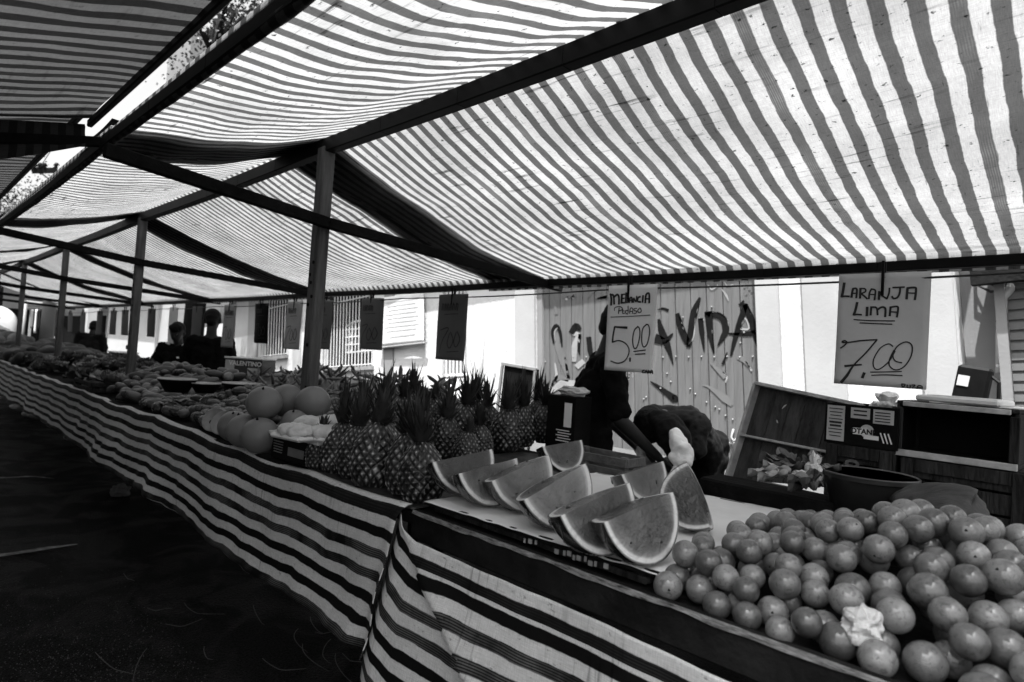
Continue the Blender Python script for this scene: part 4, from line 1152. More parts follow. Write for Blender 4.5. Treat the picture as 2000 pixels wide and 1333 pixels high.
PL = [  # bottom px, radius, crown proto, height scale, lean, label
    (618, 922, .052, 2, .72, 'small pineapple with stubby crown at the left end of the front row'),
    (655, 931, .066, 1, .95, 'front row pineapple beside the small stubby one, with long upright leaves'),
    (688, 938, .070, 1, .9, 'dark pineapple half hidden left of the broad front pineapple'),
    (722, 959, .084, 3, .95, 'broad plump pineapple in the middle of the front row'),
    (758, 925, .07, 0, .9, 'shaded pineapple squeezed behind the broad front one'),
    (789, 974, .073, 0, 1.0, 'front row pineapple left of the last one before the watermelon board'),
    (824, 990, .078, 1, .86, 'pale eyed front pineapple touching the watermelon board'),
    (786, 862, .088, 2, 1.12, 'tall dark pineapple at the left end of the back rows, with a spiky crown'),
    (838, 850, .080, 2, 1.0, 'back pineapple with its crown against the white barred door'),
    (868, 905, .076, 1, .9, 'shadowed pineapple in the middle of the cluster with drooping leaves'),
    (905, 882, .085, 1, 1.08, 'tall back pineapple with the highest crown, left of the broom'),
    (955, 872, .080, 0, 1.0, 'back pineapple with bent crown in front of the black board'),
    (986, 886, .086, 0, 1.0, 'well lit round pineapple right of centre in the back row'),
    (1022, 874, .076, 1, 1.08, 'back pineapple left of the dark last one, its crown against the gate edge'),
    (1062, 868, .072, 0, 1.1, 'dark pineapple at the right end of the back row next to the cardboard box'),
    (905, 920, .058, 2, .75, 'low pineapple showing only its tuft behind the first watermelon piece'),
    (940, 905, .060, 0, .8, 'low pineapple with broad leaves behind the second watermelon piece'),
    (745, 885, .080, 1, 1.05, 'pineapple deep in the cluster with tall leaves above the broad one'),
    (822, 905, .075, 3, 1.0, 'pineapple between the front and back rows with a dark crown'),
    (925, 862, .082, 1, 1.1, 'shadowed back pineapple between the tallest crown and the bent one'),
    (1000, 852, .080, 2, 1.15, 'rearmost pineapple whose crown rises before the black board'),
    (1042, 852, .075, 1, 1.1, 'rearmost pineapple between the two at the right end of the cluster'),
    (812, 838, .082, 0, 1.1, 'rearmost pineapple at the left, its crown between two spiky ones'),
    (700, 890, .075, 1, .95, 'pineapple behind the front row, below the pods')]
for i, (px, py, r, k, hs, lab) in enumerate(PL):
    o = copy_tree(PP[k]); p = on_z(px, py, TZ); v = Vector((p.x, p.y, 0)).normalized()
    o.location = (p.x + v.x * r * .55, p.y + v.y * r * .55, TZ)
    s = r / .078; o.scale = (s, s, max(.72, s * .35 + hs * .68)); o['label'] = lab
    tl = R_.uniform(.10, .32) if py > 915 else R_.uniform(-.06, .14)
    o.rotation_mode = 'QUATERNION'
    o.rotation_quaternion = Matrix.Rotation(tl, 3, Vector((v.y, -v.x, 0)).normalized() * -1).to_quaternion() @ Matrix.Rotation(R_.uniform(-.12, .12), 3, v).to_quaternion() @ Matrix.Rotation(R_.uniform(0, 6.28), 3, 'Z').to_quaternion()
for o in PP:
    for ch in list(o.children): bpy.data.objects.remove(ch)
    bpy.data.objects.remove(o)
# dark leaf sheet under the pineapples
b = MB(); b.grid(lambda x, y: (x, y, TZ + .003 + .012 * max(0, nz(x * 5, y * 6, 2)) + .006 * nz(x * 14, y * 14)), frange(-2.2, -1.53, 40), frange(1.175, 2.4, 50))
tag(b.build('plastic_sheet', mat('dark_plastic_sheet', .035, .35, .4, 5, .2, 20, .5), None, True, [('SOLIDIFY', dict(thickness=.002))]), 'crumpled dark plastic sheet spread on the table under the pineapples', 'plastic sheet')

# ------------------------------------------------------------------ tray of wrapped fruit on a box, melons
bxp = on_z(548, 905, TZ)
carton = thing('carton', 'dark printed carton with a pale board on top, left of the pineapples', 'carton', (-2.38, 1.33, TZ))
Mx = Matrix.Rotation(radians(4), 3, 'Z')
cbx = Vector((-2.40, 1.36, TZ))
b = MB(); b.box(cbx + Vector((0, 0, .051)), (.36, .30, .10), Mx, .003); b.build('body', BLACK, carton)
b = MB(); b.box(cbx + Vector((0, 0, .109)), (.40, .34, .014), Mx, .003); tag(b.build('board', WOOD_PALE), 'pale wooden board lying on the dark carton under the trays', 'board')
CP = mat('carton_print', .16, .7, .2, 12)
for k in range(5):
    b = MB(); b.box(cbx + Mx @ Vector((-.12 + .0 * k, -.152, .075 - k * .011)), (.08 - .004 * k, .003, .004), Mx); b.build('print', CP, carton)
b = MB(); b.box(cbx + Mx @ Vector((.02, -.152, .045)), (.12, .002, .035), Mx); b.build('print', CP, carton); b = MB(); b.box(cbx + Mx @ Vector((.13, -.152, .03)), (.06, .002, .05), Mx)
b.build('print', CP, carton)
FOAM = mat('fruit_foam_net', .62, .7, .12, 14, .3, 60, .2)
FOAMT = mat('white_foam_tray', .72, .6, .05, 9)
def tray(px, py, yaw, lab, z=TZ + .117):
    p = on_z(px, py, z)
    o = thing('foam_tray', lab, 'tray', p, 'white trays of wrapped fruit')
    M = Matrix.Rotation(yaw, 3, 'Z'); b = MB()
    b.box(p + Vector((0, 0, .010)), (.19, .115, .018), M, .007); b.build('tray', FOAMT, o)
    b = MB()
    def fn(q):
        tw = sin(q.x * 13 + q.y * 7 * (1 if q.y > 0 else -1) + q.z * 3)
        return 1 + .07 * tw + .12 * nz(q.x * 4, q.y * 4, q.z * 4 + yaw)
    b.ball(p + Vector((0, 0, .03)), (.092, .056, .036), 48, 30, M, lambda q: 1 + .09 * sin(q.x / .092 * 11 + abs(q.y) / .056 * 4.5) * (1 - .3 * abs(q.z) / .036) + .08 * nz(q.x * 40, q.y * 40, q.z * 40 + yaw) - .12 * exp(-(q.y / .012) ** 2))
    b.build('wrapped_fruit', FOAM, o, True)
tray(578, 858, .15, 'white tray of braided wrapped fruit nearest the table front')
tray(600, 840, .35, 'white tray of wrapped fruit behind the nearest tray')
tray(648, 838, .6, 'white tray of wrapped fruit partly behind the small pineapple')
tray(640, 862, .5, 'white tray of wrapped fruit at the right rear, beside pineapple leaves')
MEL = mat('smooth_melon_skin', .17, .42, .12, 3.5, .05, 60, .4)
def melon(px, py, rpx, lab, z=None, d=None):
    v = ray(px, py)
    if d is None: d = (z - CAM_H) / (v.z - rpx / F_PX)
    p = at_depth(px, py, d); r = rpx / F_PX * d
    o = thing('melon', lab, 'melon', p, 'smooth round melons')
    sd = px * .1
    b = MB(); b.ball(p, (r, r, r * .97), 40, 26, None, lambda q: 1 + .02 * nz(q.x / r + sd, q.y / r, q.z / r)); b.build('skin', MEL, o, True)
    a = Vector((sin(sd) * .4, -.3, .85)).normalized()
    b = MB(); b.tube([p + a * r * .97, p + a * r * 1.03, p + a * r * 1.06 + Vector((.006, 0, .002))], [.006, .004, .003], 7); b.build('stem', BLACK, o, True)
    return o, p, r
z_lo = TZ
melon(458, 833, 31, 'melon farthest left in the row of three at the table edge', TZ + .01)
melon(478, 842, 34, 'middle melon of the row of three at the table edge', TZ + .008)
melon(508, 851, 36, 'melon next to the carton, nearest of the row of three', TZ + .004)
_, pa, ra = melon(516, 788, 34, 'big round melon sitting left in front of the tallest post', d=2.75)
melon(560, 783, 33, 'big melon between two others, partly hidden, before the tallest post', d=2.93)
melon(611, 787, 33.5, 'big melon at the right just under the tallest post', d=2.82)
melon(575, 826, 26, 'melon mostly hidden behind the front tray', d=2.72)
cc = Vector(((pa.x + on_y(611, 787, pa.y).x) / 2 , pa.y + .02, TZ))
crate('wooden_crate', 'dark wooden crate holding up the big melons under the tallest post', (-2.48, 1.30 + .3, TZ), (.62, .24, .06), slat=1, m=WOOD_DK)
# cut melon halves showing their seeds
def half_melon(px, py, rpx, lab, yaw, tilt):
    v = ray(px, py); d = (TZ + .01 - CAM_H) / (v.z - rpx / F_PX); p = at_depth(px, py, d); r = rpx / F_PX * d
    o = thing('cut_melon', lab, 'cut melon', (0, 0, 0), 'halved melons with their seeds showing')
    b = MB(); b.lathe([(.001, -r)] + [(r * sin(t), -r * cos(t)) for t in frange(.15, pi / 2, 12)] + [(r * .93, .0), (r * .8, -.006), (r * .55, -r * .16), (r * .3, -r * .3), (.001, -r * .34)], 34); b.build('flesh', mat('cut_melon_flesh', .13, .4, .3, 12), o, True)
    b = MB(); b.lathe([(r * 1.004, -.004), (r * 1.012, .002), (r * .95, .004), (r * .94, .001)], 34); b.build('rim', mat('cut_melon_rim', .30, .4, .2, 12), o, True)
    rr = random.Random(int(px))
    for n in range(26):
        a = rr.uniform(0, 6.28); q = rr.uniform(0, r * .5); s = MB(); s.ball((q * cos(a), q * sin(a), -r * .22 + q * .25), (.008, .005, .004), 8, 5, Matrix.Rotation(rr.uniform(0, 6), 3, 'Z')); s.build('seed', SEED, o, True)
    o.location = p; o.rotation_euler = (tilt, 0, yaw)
half_melon(418, 820, 24, 'halved melon standing on edge left of the table edge melons', radians(38), radians(66))
half_melon(436, 826, 25, 'second halved melon leaning against the table edge melons', radians(40), radians(62))

# ------------------------------------------------------------------ pods heaped at the back of the second stall
POD = mat('dark_pod_skin', .09, .35, .5, 15, .1, 40, .45, orand=.6)
def pod_proto(seed, L_, r):
    rr = random.Random(seed)
    b = MB(); bend = rr.uniform(.1, .5); n = 9
    pts = [(L_ * (t - .5), bend * L_ * (t - .5) ** 2, 0) for t in frange(0, 1, n)]
    b.tube(pts, [r * .25, r * .7, r * .95, r, r * 1.0, r * .92, r * .75, r * .5, r * .15], 8)
    o = b.build('pod', POD, None, True); return o
pods = [pod_proto(s, L_, r) for s, L_, r in ((1, .15, .013), (2, .13, .011), (3, .17, .012), (4, .12, .015))]
ra_ = random.Random(5)
cnt = 0
xa, xb, ya, yb = -5.9, -2.95, 2.28, 2.95
first = set()
while cnt < 290:
    x = ra_.uniform(xa, xb); y = ra_.uniform(ya, yb)
    e = min((x - xa) / .5, (xb - x) / .4, (y - ya) / .3 + .1, 1)
    h = .13 + .17 * max(0, e) * (.8 + .5 * nz(x * 2, y * 2)); lvl = ra_.choice((1.0, 1.0, .9, .78))
    i = ra_.randrange(4)
    o = pods[i] if i not in first else pods[i].copy()
    if i in first: COL.objects.link(o)
    first.add(i)
    o.location = (x, y, TZ + h * lvl); o.rotation_euler = (ra_.uniform(-1, 1), ra_.uniform(-.9, .9) if ra_.random() > .15 else ra_.uniform(-1.5, 1.5), ra_.uniform(0, 6.28))
    s = ra_.uniform(.75, 1.15); o.scale = (s, s, s)
    tag(o, 'dark glossy pod in the heap at the back of the melon stall', 'pod', 'pods heaped behind the tallest post'); cnt += 1
b = MB(); b.grid(lambda x, y: (x, y, TZ + .004 + (.09 + .14 * max(0, min((x - xa) / .5, (xb - x) / .4, (y - ya) / .3, (yb - y) / .2, 1))) * (1 if xa + .02 < x < xb - .02 and ya + .02 < y < yb - .02 else 0)), frange(xa, xb, 40), frange(ya, yb, 14))
tag(b.build('pod_heap', POD, None, True), 'lower layer of the heap of dark pods at the back of the stall', 'pods', kind='stuff')
crate('wooden_crate', 'low wooden crate with pale top edge in front of the pod heap', (-3.45, 2.14, TZ), (1.05, .22, .05), slat=1, m=WOOD)
b = MB(); b.box((-3.45, 2.14, TZ + .058), (1.02, .2, .012), None, .002); tag(b.build('board', WOOD_PALE), 'pale board across the low crate in front of the pods', 'board')
lg = MB(); lg.beam((-5.95, 2.62, .885), (-2.85, 2.62, .885), .7, .03); lg.beam((-5.6, 2.8, 0), (-5.6, 2.8, .86), .05, .05, (1, 0, 0)); lg.beam((-3.2, 2.8, 0), (-3.2, 2.8, .86), .05, .05, (1, 0, 0))
st2 = thing('side_table', 'dark trestle table at the back carrying the heap of pods', 'table', (-4.4, 2.6, 0))
b = MB(); b.beam((-5.95, 2.80, .885), (-2.85, 2.80, .885), .5, .03); b.build('tabletop', WOOD_DK, st2)
for xx in (-5.7, -3.1):
    for yy in (2.62, 2.98): b = MB(); b.beam((xx, yy, 0), (xx, yy, .868), .05, .05, (1, 0, 0)); b.build('leg', WOOD_DK, st2)

# ------------------------------------------------------------------ fruit and vegetables along the row
def heap(proto, n, x0, x1, y0, y1, hmax, label, cat, group, size, smin=.8, smax=1.15, flat=False, seed=1, base=TZ):
    rr = random.Random(seed); placed = []; k = 0; tries = 0
    while k < n and tries < n * 60:
        tries += 1
        x = rr.uniform(x0, x1); y = rr.uniform(y0, y1)
        e = max(0, min((x - x0) / .35, (x1 - x) / .35, (y - y0) / .5 + .05, (y1 - y) / .3 + .3, 1))
        z = base + size + hmax * e * (.85 + .4 * nz(x * 2.1, y * 2.3, seed)) * rr.choice((1, 1, .85, .6))
        s = rr.uniform(smin, smax)
        if any((x - a) ** 2 + (y - b_) ** 2 + (z - c) ** 2 < (1.45 * size * s) ** 2 for a, b_, c in placed): continue
        placed.append((x, y, z))
        o = copy_tree(proto[rr.randrange(len(proto))])
        o.location = (x, y, z); o.scale = (s, s, s)
        o.rotation_euler = (rr.uniform(-.5, .5), rr.uniform(-.5, .5), rr.uniform(0, 6.28)) if not flat else (rr.uniform(-.15, .15), rr.uniform(-.15, .15), rr.uniform(0, 6.28))
        tag(o, label, cat, group); k += 1
    for p in proto:
        for ch in list(p.children): bpy.data.objects.remove(ch)
        bpy.data.objects.remove(p)
MAN = mat('mango_skin', .045, .25, .5, 6, .05, 60, .5, orand=.6)
def ovoid(name, r, m, seed, stem=True, amp=.05):
    o = thing(name, 'x', name, (0, 0, 0))
    b = MB(); b.ball((0, 0, 0), r, 20, 14, None, lambda p: 1 + amp * nz(p.x / r[0] * .9 + seed * 7, p.y / r[1] * .9, p.z / r[2] * .9) + .08 * (p.x / r[0]) * (p.y / r[1])); b.build('skin', m, o, True)
    if stem: b = MB(); b.tube([(r[0] * .98, 0, .0), (r[0] * 1.06, 0, .004)], [.005, .004], 6); b.build('stem', BLACK, o)
    return o
heap([ovoid('mango', (.050, .036, .033), MAN, s) for s in (1, 2, 3)], 290, -4.6, -2.98, 1.23, 2.1, .13, 'dark oval mango in the heap left of the round melons', 'mango', 'mangoes heaped beyond the melons', .033, seed=3)
PAP = mat('papaya_skin', .06, .3, .45, 4, .06, 50, .45, orand=.6)
heap([ovoid('papaya', (.080, .038, .035), PAP, s, True, .1) for s in (4, 5, 6)], 220, -6.6, -4.5, 1.24, 2.2, .17, 'long papaya in the heap beyond the mangoes', 'papaya', 'papayas heaped beyond the mangoes', .038, seed=4)
# bowls between the heaps
def bowl(p, r, h, lab, m):
    o = thing('bowl', lab, 'bowl', p, 'bowls set among the fruit heaps'); b = MB(); b.lathe([(.001, 0), (r * .6, 0), (r * .93, h * .8), (r, h), (r * 1.03, h), (r * 1.02, h - .008), (r * .97, h - .012), (r * .88, h * .75), (r * .55, .012), (.001, .012)], 36, p); b.build('shell', m, o, True)
    b = MB(); b.lathe([(r * 1.03, h), (r * 1.045, h + .004), (r * 1.0, h + .007), (r * .985, h + .002)], 36, p); b.build('rim', RIM, o, True)
bowl(on_z(345, 766, TZ + .14) , .11, .08, 'wide dark bowl on the fruit heap left of the pods', BLACK)
bowl(on_z(400, 768, TZ + .14), .09, .06, 'oval looking bowl right of the wide dark bowl', BLACK)
bowl(on_z(470, 770, TZ + .13), .12, .07, 'dark bowl under the carton with white lettering', BLACK)
GRN = mat('leaf_vegetable', .085, .4, .6, 9, .1, 40, .45, orand=.6)
GRNL = mat('pale_leaf_vegetable', .42, .5, .5, 8, .1, 40, .35)
def lettuce(seed, m, r=.13, n=26):
    rr = random.Random(seed); o = thing('lettuce', 'x', 'lettuce', (0, 0, 0)); b = MB()
    for i in range(n):
        f = i / n; az = i * 2.4 + rr.uniform(-.3, .3); el = .25 + 1.1 * f; L_ = r * (1.05 - .35 * f)
        d = Vector((cos(az), sin(az), 0)); s = Vector((-sin(az), cos(az), 0))
        k = len(b.v); nu, nv = 6, 6
        for u in range(nu + 1):
            t = u / nu
            for v in range(nv + 1):
                w = (v / nv - .5) * 2
                wd = r * .55 * sin(pi * min(1, .18 + .8 * t)) ** .7
                c = d * (L_ * t * cos(el * t)) + Vector((0, 0, L_ * t * sin(el) * (1 - .15 * t))) + s * (w * wd)
                c += Vector((0, 0, .016 * sin(w * 9 + i) * t + .02 * w * w * t)) 
                b.v.append(tuple(c))
        for u in range(nu):
            for v in range(nv): b.f.append((k + u * (nv + 1) + v, k + u * (nv + 1) + v + 1, k + (u + 1) * (nv + 1) + v + 1, k + (u + 1) * (nv + 1) + v))
    b.build('leaves', m, o, True); b = MB(); b.ball((0, 0, .0), (.03, .03, .02), 10, 6); b.build('stalk', GRNL, o, True)
    return o
heap([lettuce(1, GRN), lettuce(2, GRN), lettuce(3, GRNL, .10)], 95, -9.6, -6.5, 1.26, 2.25, .12, 'head of leafy greens in the bank of vegetables between second and third post', 'lettuce', 'leafy vegetables banked along the row', .02, seed=6, smin=.8, smax=1.2)
YAM = mat('root_skin', .09, .7, .5, 6, .3, 30, .25, orand=.5)
heap([ovoid('yam', (.15, .06, .055), YAM, s, False, .22) for s in (7, 8, 9)], 90, -13.5, -9.7, 1.22, 2.2, .2, 'thick root in the heap near the third post', 'yam', 'roots heaped at the far end', .055, seed=8, smax=1.4)
heap([ovoid('squash', (.20, .13, .12), YAM, s, True, .08) for s in (10, 11)], 30, -19, -13.8, 1.3, 2.2, .18, 'big pale squash in the farthest heap by the van', 'squash', 'squashes heaped at the end of the row', .11, seed=9)
# small crates with leaves at the table front
crate('wooden_crate', 'flat wooden crate of pale leaves at the table edge below the second post', (-6.0, 1.32, TZ), (.62, .3, .09), slat=2)
for i in range(7):
    o = lettuce(20 + i, GRNL if i % 2 else GRN, .10, 16); o.location = (-6.25 + .085 * i, 1.30 + .04 * (i % 3), TZ + .08); tag(o, 'small pale lettuce packed in the flat crate at the table edge', 'lettuce', 'pale lettuces in the flat crate')
# carton with white lettering
vb = on_y(487, 748, 2.45)
o = thing('carton', 'white edged carton printed VALENTINO standing left of the tallest post', 'carton', vb)
Mv = Matrix.Rotation(radians(38), 3, 'Z'); Hc = .22
b = MB(); b.box(vb + Vector((0, 0, Hc / 2)), (.36, .26, Hc), Mv, .003); b.build('body', mat('printed_carton', .045, .6, .15, 6), o)
b = MB(); b.box(vb + Vector((0, 0, Hc + .010)), (.372, .272, .014), Mv, .002); b.build('lid_edge', WHITE, o)
b = MB(); b.box(vb + Mv @ Vector((-.13, -.1315, Hc * .5)), (.09, .002, Hc * .9), Mv); b.build('print', PAPER_MD, o); b = MB(); b.box(vb + Mv @ Vector((.10, -.1315, Hc * .38)), (.11, .002, Hc * .55), Mv); b.build('print', PAPER_MD, o)
text_mesh('VALENTINO', .058, lambda x, y: vb + Mv @ Vector((x + .02, -.133, Hc * .82 + y)), WHITE, 'lettering', o, .0015)
crate('wooden_crate', 'crate under the carton with white lettering', (vb.x, vb.y, TZ), (.4, .3, max(.03, vb.z - TZ - .002)), slat=2)
# ------------------------------------------------------------------ crates, carton, tub and greens at the right end
def slat_panel_crate(label, c, size, yaw, text=None, group='old wooden crates stacked behind the oranges', open_front=False):
    """old produce crate on its side or upright; size = width, depth, height; front faces the camera side"""
    o = thing('wooden_crate', label, 'crate', c, group)
    W, D, H = size; M = Matrix.Rotation(yaw, 3, 'Z'); c = Vector(c); t = .016
    def P(x, y, z): return c + M @ Vector((x, y, z))
    b = MB(); b.box(P(0, 0, H - t / 2), (W, D, t), M, .003); b.build('top', PLANK, o)
    b = MB(); b.box(P(0, 0, t / 2), (W, D, t), M, .003); b.build('bottom', PLANK, o)
    for sx in (-1, 1): b = MB(); b.box(P(sx * (W / 2 - t / 2), 0, H / 2), (t, D - .004, H - 2 * t - .002), M, .003); b.build('end', PLANK, o)
    if not open_front:
        b = MB(); n = 3
        for k in range(n): b.box(P(0, -D / 2 - .006, H * (k + .5) / n), (W - .004, .010, H / n - .010), M, .002)
        b.build('front_side', PLANK, o)
        b = MB()
        for sx in (-1, 1): b.box(P(sx * (W / 2 - .03), -D / 2 - .017, H / 2), (.045, .011, H - .01), M, .002)
        b.box(P(0, -D / 2 - .0165, H - .03), (W - .11, .010, .05), M, .002); b.build('batten', PLANK, o)
        if text:
            text_mesh(text, H * .30, lambda x, y: P(-y - .02, -D / 2 - .0125, H * .42 + x), mat('faded_stencil', .12, .8, .4, 40), 'lettering', o, .003)
    else:
        b = MB(); b.box(P(0, D / 2 - .005, H / 2), (W - 2 * t - .002, .008, H - 2 * t - .002), M); b.build('back_side', BLACK, o)
        b = MB(); b.box(P(0, -D / 2 - .006, .012), (W, .012, .026), M, .002); b.box(P(0, -D / 2 - .006, H - .012), (W - .05, .012, .02), M, .002); b.build('rim', RIM, o)
        for sx in (-1, 1): b = MB(); b.box(P(sx * (W / 2 - .012), -D / 2 - .0065, H / 2), (.03, .014, H - .055), M, .003); b.build('batten', PLANK, o)
    return o
Y0 = 2.95
def P3(px, py, y=Y0): return on_y(px, py, y)
YW = radians(-6)
a = P3(1872, 905); 
zt = a.z
wide = (P3(1990, 850).x - P3(1757, 850).x)
hh = P3(1757, 782).z - zt
cx = (P3(1990, 850).x + P3(1757, 850).x) / 2
slat_panel_crate('long crate lying on its side with its dark empty inside showing, under the foam lid', (cx + .0, Y0 + .15, zt), (wide + .02, .30, hh), radians(-3), None, open_front=True)
slat_panel_crate('crate stencilled SP 5 under the long empty crate', (cx + .03, Y0 + .17, zt - .262), (wide + .04, .32, .26), radians(-3), 'SP 5')
slat_panel_crate('lower crate beneath the one stencilled SP 5', (cx + .02, Y0 + .17, zt - .524), (wide + .04, .32, .26), radians(2), None)
slat_panel_crate('bottom crate of the stack at the right end', (cx + .02, Y0 + .17, zt - .786), (wide + .04, .32, .26), radians(-1), None)
b = MB(); b.box((cx + .02, Y0 + .17, (zt - .786) / 2), (wide + .06, .34, zt - .786), None, .01); tag(b.build('plastic_crate', BLACK), 'black plastic crate on the ground under the right stack of wooden crates', 'crate')
# middle stack with the printed carton
m0 = P3(1685, 900); wm = P3(1750, 850).x - P3(1622, 850).x; cm = (P3(1750, 850).x + P3(1622, 850).x) / 2
zc = P3(1685, 872).z
slat_panel_crate('worn crate stencilled SP 30 under the printed carton', (cm, Y0 + .14, zc - .25), (wm + .02, .28, .25), radians(-3), 'SP 30')
slat_panel_crate('crate below the one stencilled SP 30', (cm - .01, Y0 + .14, zc - .502), (wm + .02, .28, .25), radians(2), None)
slat_panel_crate('low crate third down under the printed carton', (cm, Y0 + .14, zc - .754), (wm + .02, .28, .25), radians(-2), None)
b = MB(); b.box((cm, Y0 + .14, (zc - .754) / 2), (wm + .04, .3, zc - .754), None, .01); tag(b.build('plastic_crate', BLACK), 'black plastic crate on the ground under the middle stack', 'crate')
ct = thing('carton', 'dark fruit carton printed OTANI with a plastic bag in its open top', 'carton', (cm, Y0 + .1, zc))
hc = P3(1685, 792).z - zc
Mc = Matrix.Rotation(radians(-3), 3, 'Z')
def PC(x, y, z): return Vector((cm, Y0 + .12, zc)) + Mc @ Vector((x, y, z))
wC = wm + .035
b = MB()
for q, s in (((0, -.13, hc / 2), (wC, .006, hc)), ((0, .13, hc / 2), (wC, .006, hc)), ((-wC / 2 + .003, 0, hc / 2), (.006, .253, hc)), ((wC / 2 - .003, 0, hc / 2), (.006, .253, hc)), ((0, 0, .004), (wC - .014, .25, .006))):
    b.box(PC(*q), s, Mc, .001)
b.build('body', BLACK, ct)
for q, s in (((-wC * .34, -.1345, hc * .5), (wC * .25, .002, hc * .88)), ((.0, -.1345, hc * .80), (wC * .26, .002, hc * .26)), ((wC * .31, -.1345, hc * .76), (wC * .27, .002, hc * .34))):
    b = MB(); b.box(PC(*q), s, Mc); b.build('printed_panel', PAPER_MD, ct)
SPB = []
for k in range(9):
    w_ = wC * (.2 - .02 * (k % 3)); b = MB(); SPB.append(b); b.box(PC(-wC * .34, -.1362, hc * (.86 - .085 * k)), (w_, .0015, hc * (.022 if k not in (4, 5) else .05)), Mc)
for k in range(4): b = MB(); SPB.append(b); b.box(PC(wC * .30, -.1362, hc * (.86 - .07 * k)), (wC * .2, .0015, hc * .025), Mc)
for k in range(2): b = MB(); SPB.append(b); b.box(PC(.0, -.1362, hc * (.86 - .10 * k)), (wC * .18, .0015, hc * .035), Mc)
for b in SPB: b.build('small_print', INK, ct)
b = MB(); b.lathe([(.0, 0), (hc * .16, 0.0)], 20, PC(wC * .10, -.1346, hc * .38), Mc @ Matrix.Rotation(pi / 2, 3, 'X')); b.box(PC(wC * .02, -.1352, hc * .36), (wC * .22, .002, hc * .16), Mc); b.box(PC(wC * .16, -.1352, hc * .24), (wC * .2, .002, hc * .10), Mc)
b.build('logo', WHITE, ct)
for k in range(3): b = MB(); b.beam(PC(wC * (.28 + .05 * k), -.1352, hc * .38), PC(wC * (.33 + .05 * k), -.1352, hc * .14), .004, .007, (0, -1, 0), 0); b.build('stripe', WHITE, ct)
text_mesh('OTANI', hc * .17, lambda x, y: PC(wC * .04 + x, -.1372, hc * .36 + y), INK, 'lettering', ct, .0012)
crumple('plastic_bag', 'shiny clear plastic bag bulging from the carton printed OTANI', 'plastic bag', PC(.06, .0, hc + .005), .075, mat('clear_plastic_bag', .7, .18, .15, 9, .7, 40, .8), 8, (1, .9, .75), True)
# leaning shallow wooden tray
L0 = on_y(1484, 752, 3.25); L1_ = on_y(1690, 796, 3.05); L2_ = on_y(1650, 955, 3.0); L3_ = on_y(1428, 935, 3.15)
lt = thing('wooden_tray', 'big shallow plank tray with pale rims leaning on its edge beside the gate', 'tray', tuple(L3_))
def LP(u, v, off=0.0):
    n = ((L1_ - L0).cross(L3_ - L0)).normalized()
    if n.y > 0: n = -n
    return (L0 * (1 - u) + L1_ * u) * (1 - v) + (L3_ * (1 - u) + L2_ * u) * v + n * off
b = MB()
edges = [0, .20, .36, .50, .72, .86, 1.0]
for i in range(6):
    u0_, u1_ = edges[i] + .004, edges[i + 1] - .004
    k = len(b.v); b.v += [tuple(LP(u, v, o_)) for o_ in (0, -.012) for (u, v) in ((u0_, 0), (u1_, 0), (u1_, 1), (u0_, 1))]
    b.f += [(k, k + 1, k + 2, k + 3), (k + 7, k + 6, k + 5, k + 4)] + [(k + i_, k + 4 + i_, k + 4 + (i_ + 1) % 4, k + (i_ + 1) % 4) for i_ in range(4)]
b.build('plank_panel', mat('tray_plank', .05, .7, .7, 5, .5, 18, .3, (4, 4, 1)), lt)
for nm, (p, q) in (('rim', ((0, 0), (0, 1))), ('rim', ((0, 0), (1, 0))), ('rim', ((0, .55), (1, .62))), ('rim', ((1, 0), (1, 1)))):
    b = MB(); b.beam(LP(*p, .022), LP(*q, .022), .018 if p != (0, .55) else .012, .045, tuple((LP(.5, .5, 1) - LP(.5, .5, 0))), .002); b.build(nm, RIM, lt)
for u_, v_, du, dv in ((.30, .2, .03, -.05), (.62, .72, -.05, .12), (.75, .60, -.03, .14), (.28, .33, .02, .03)):
    b = MB(); b.ribbon([(u_, v_), (u_ + du * .5, v_ + dv * .6), (u_ + du, v_ + dv)], [.006, .016, .005], lambda u, v: LP(u, v, .002)); b.build('scuff', RIM, lt)
# stack the tray stands on
lb = MB(); lb.box((L3_.x + .30, 3.22, (L3_.z - .02) / 2), (.72, .3, L3_.z - .03), Matrix.Rotation(radians(-12), 3, 'Z'), .01)
tag(lb.build('plastic_crate', BLACK), 'black crate on the ground carrying the leaning plank tray', 'crate')
# white foam lid and slab on the long crate, dark backpack-like box on the wall side
zT = zt + hh
fo = thing('foam_board', 'white foam lid lying on the long empty crate', 'lid', (cx, Y0 + .12, zT))
b = MB(); b.box((cx - .0, Y0 + .16, zT + .016), (wide * .74, .22, .024), Matrix.Rotation(radians(-8), 3, 'Z'), .006); b.build('lid', FOAMT, fo)
b = MB()
for k in range(6): b.box((cx - .0, Y0 + .08 + .03 * k, zT + .0295), (wide * .62, .012, .003), Matrix.Rotation(radians(-8), 3, 'Z'))
b.build('ridge', FOAMT, fo)
b = MB(); b.box((cx + .06, Y0 + .2, zT + .0022), (wide * .9, .26, .004), Matrix.Rotation(radians(3), 3, 'Z')); tag(b.build('paper_sheet', WHITE), 'white sheet of card under the foam lid on the long crate', 'paper')
bkp = P3(1900, 745, 3.6)
bk = thing('water_jug', 'dark box with a small pale label standing behind the foam lid', 'box', tuple(bkp))
b = MB(); b.box(bkp + Vector((0, 0, -.02)), (.13, .10, .18), Matrix.Rotation(radians(8), 3, 'Y'), .012); b.build('body', BLACK, bk)
b = MB(); b.box(bkp + Vector((-.03, -.0525, -.0)), (.045, .002, .05), Matrix.Rotation(radians(8), 3, 'Y')); b.build('label_patch', PAPER_MD, bk)
b = MB(); b.tube([bkp + Vector((.065, 0, .03)), bkp + Vector((.10, -.02, .0)), bkp + Vector((.10, -.02, -.08)), bkp + Vector((.08, 0, -.1))], .008, 6); b.build('strap', BLACK, bk)
bk.name = 'dark_box'
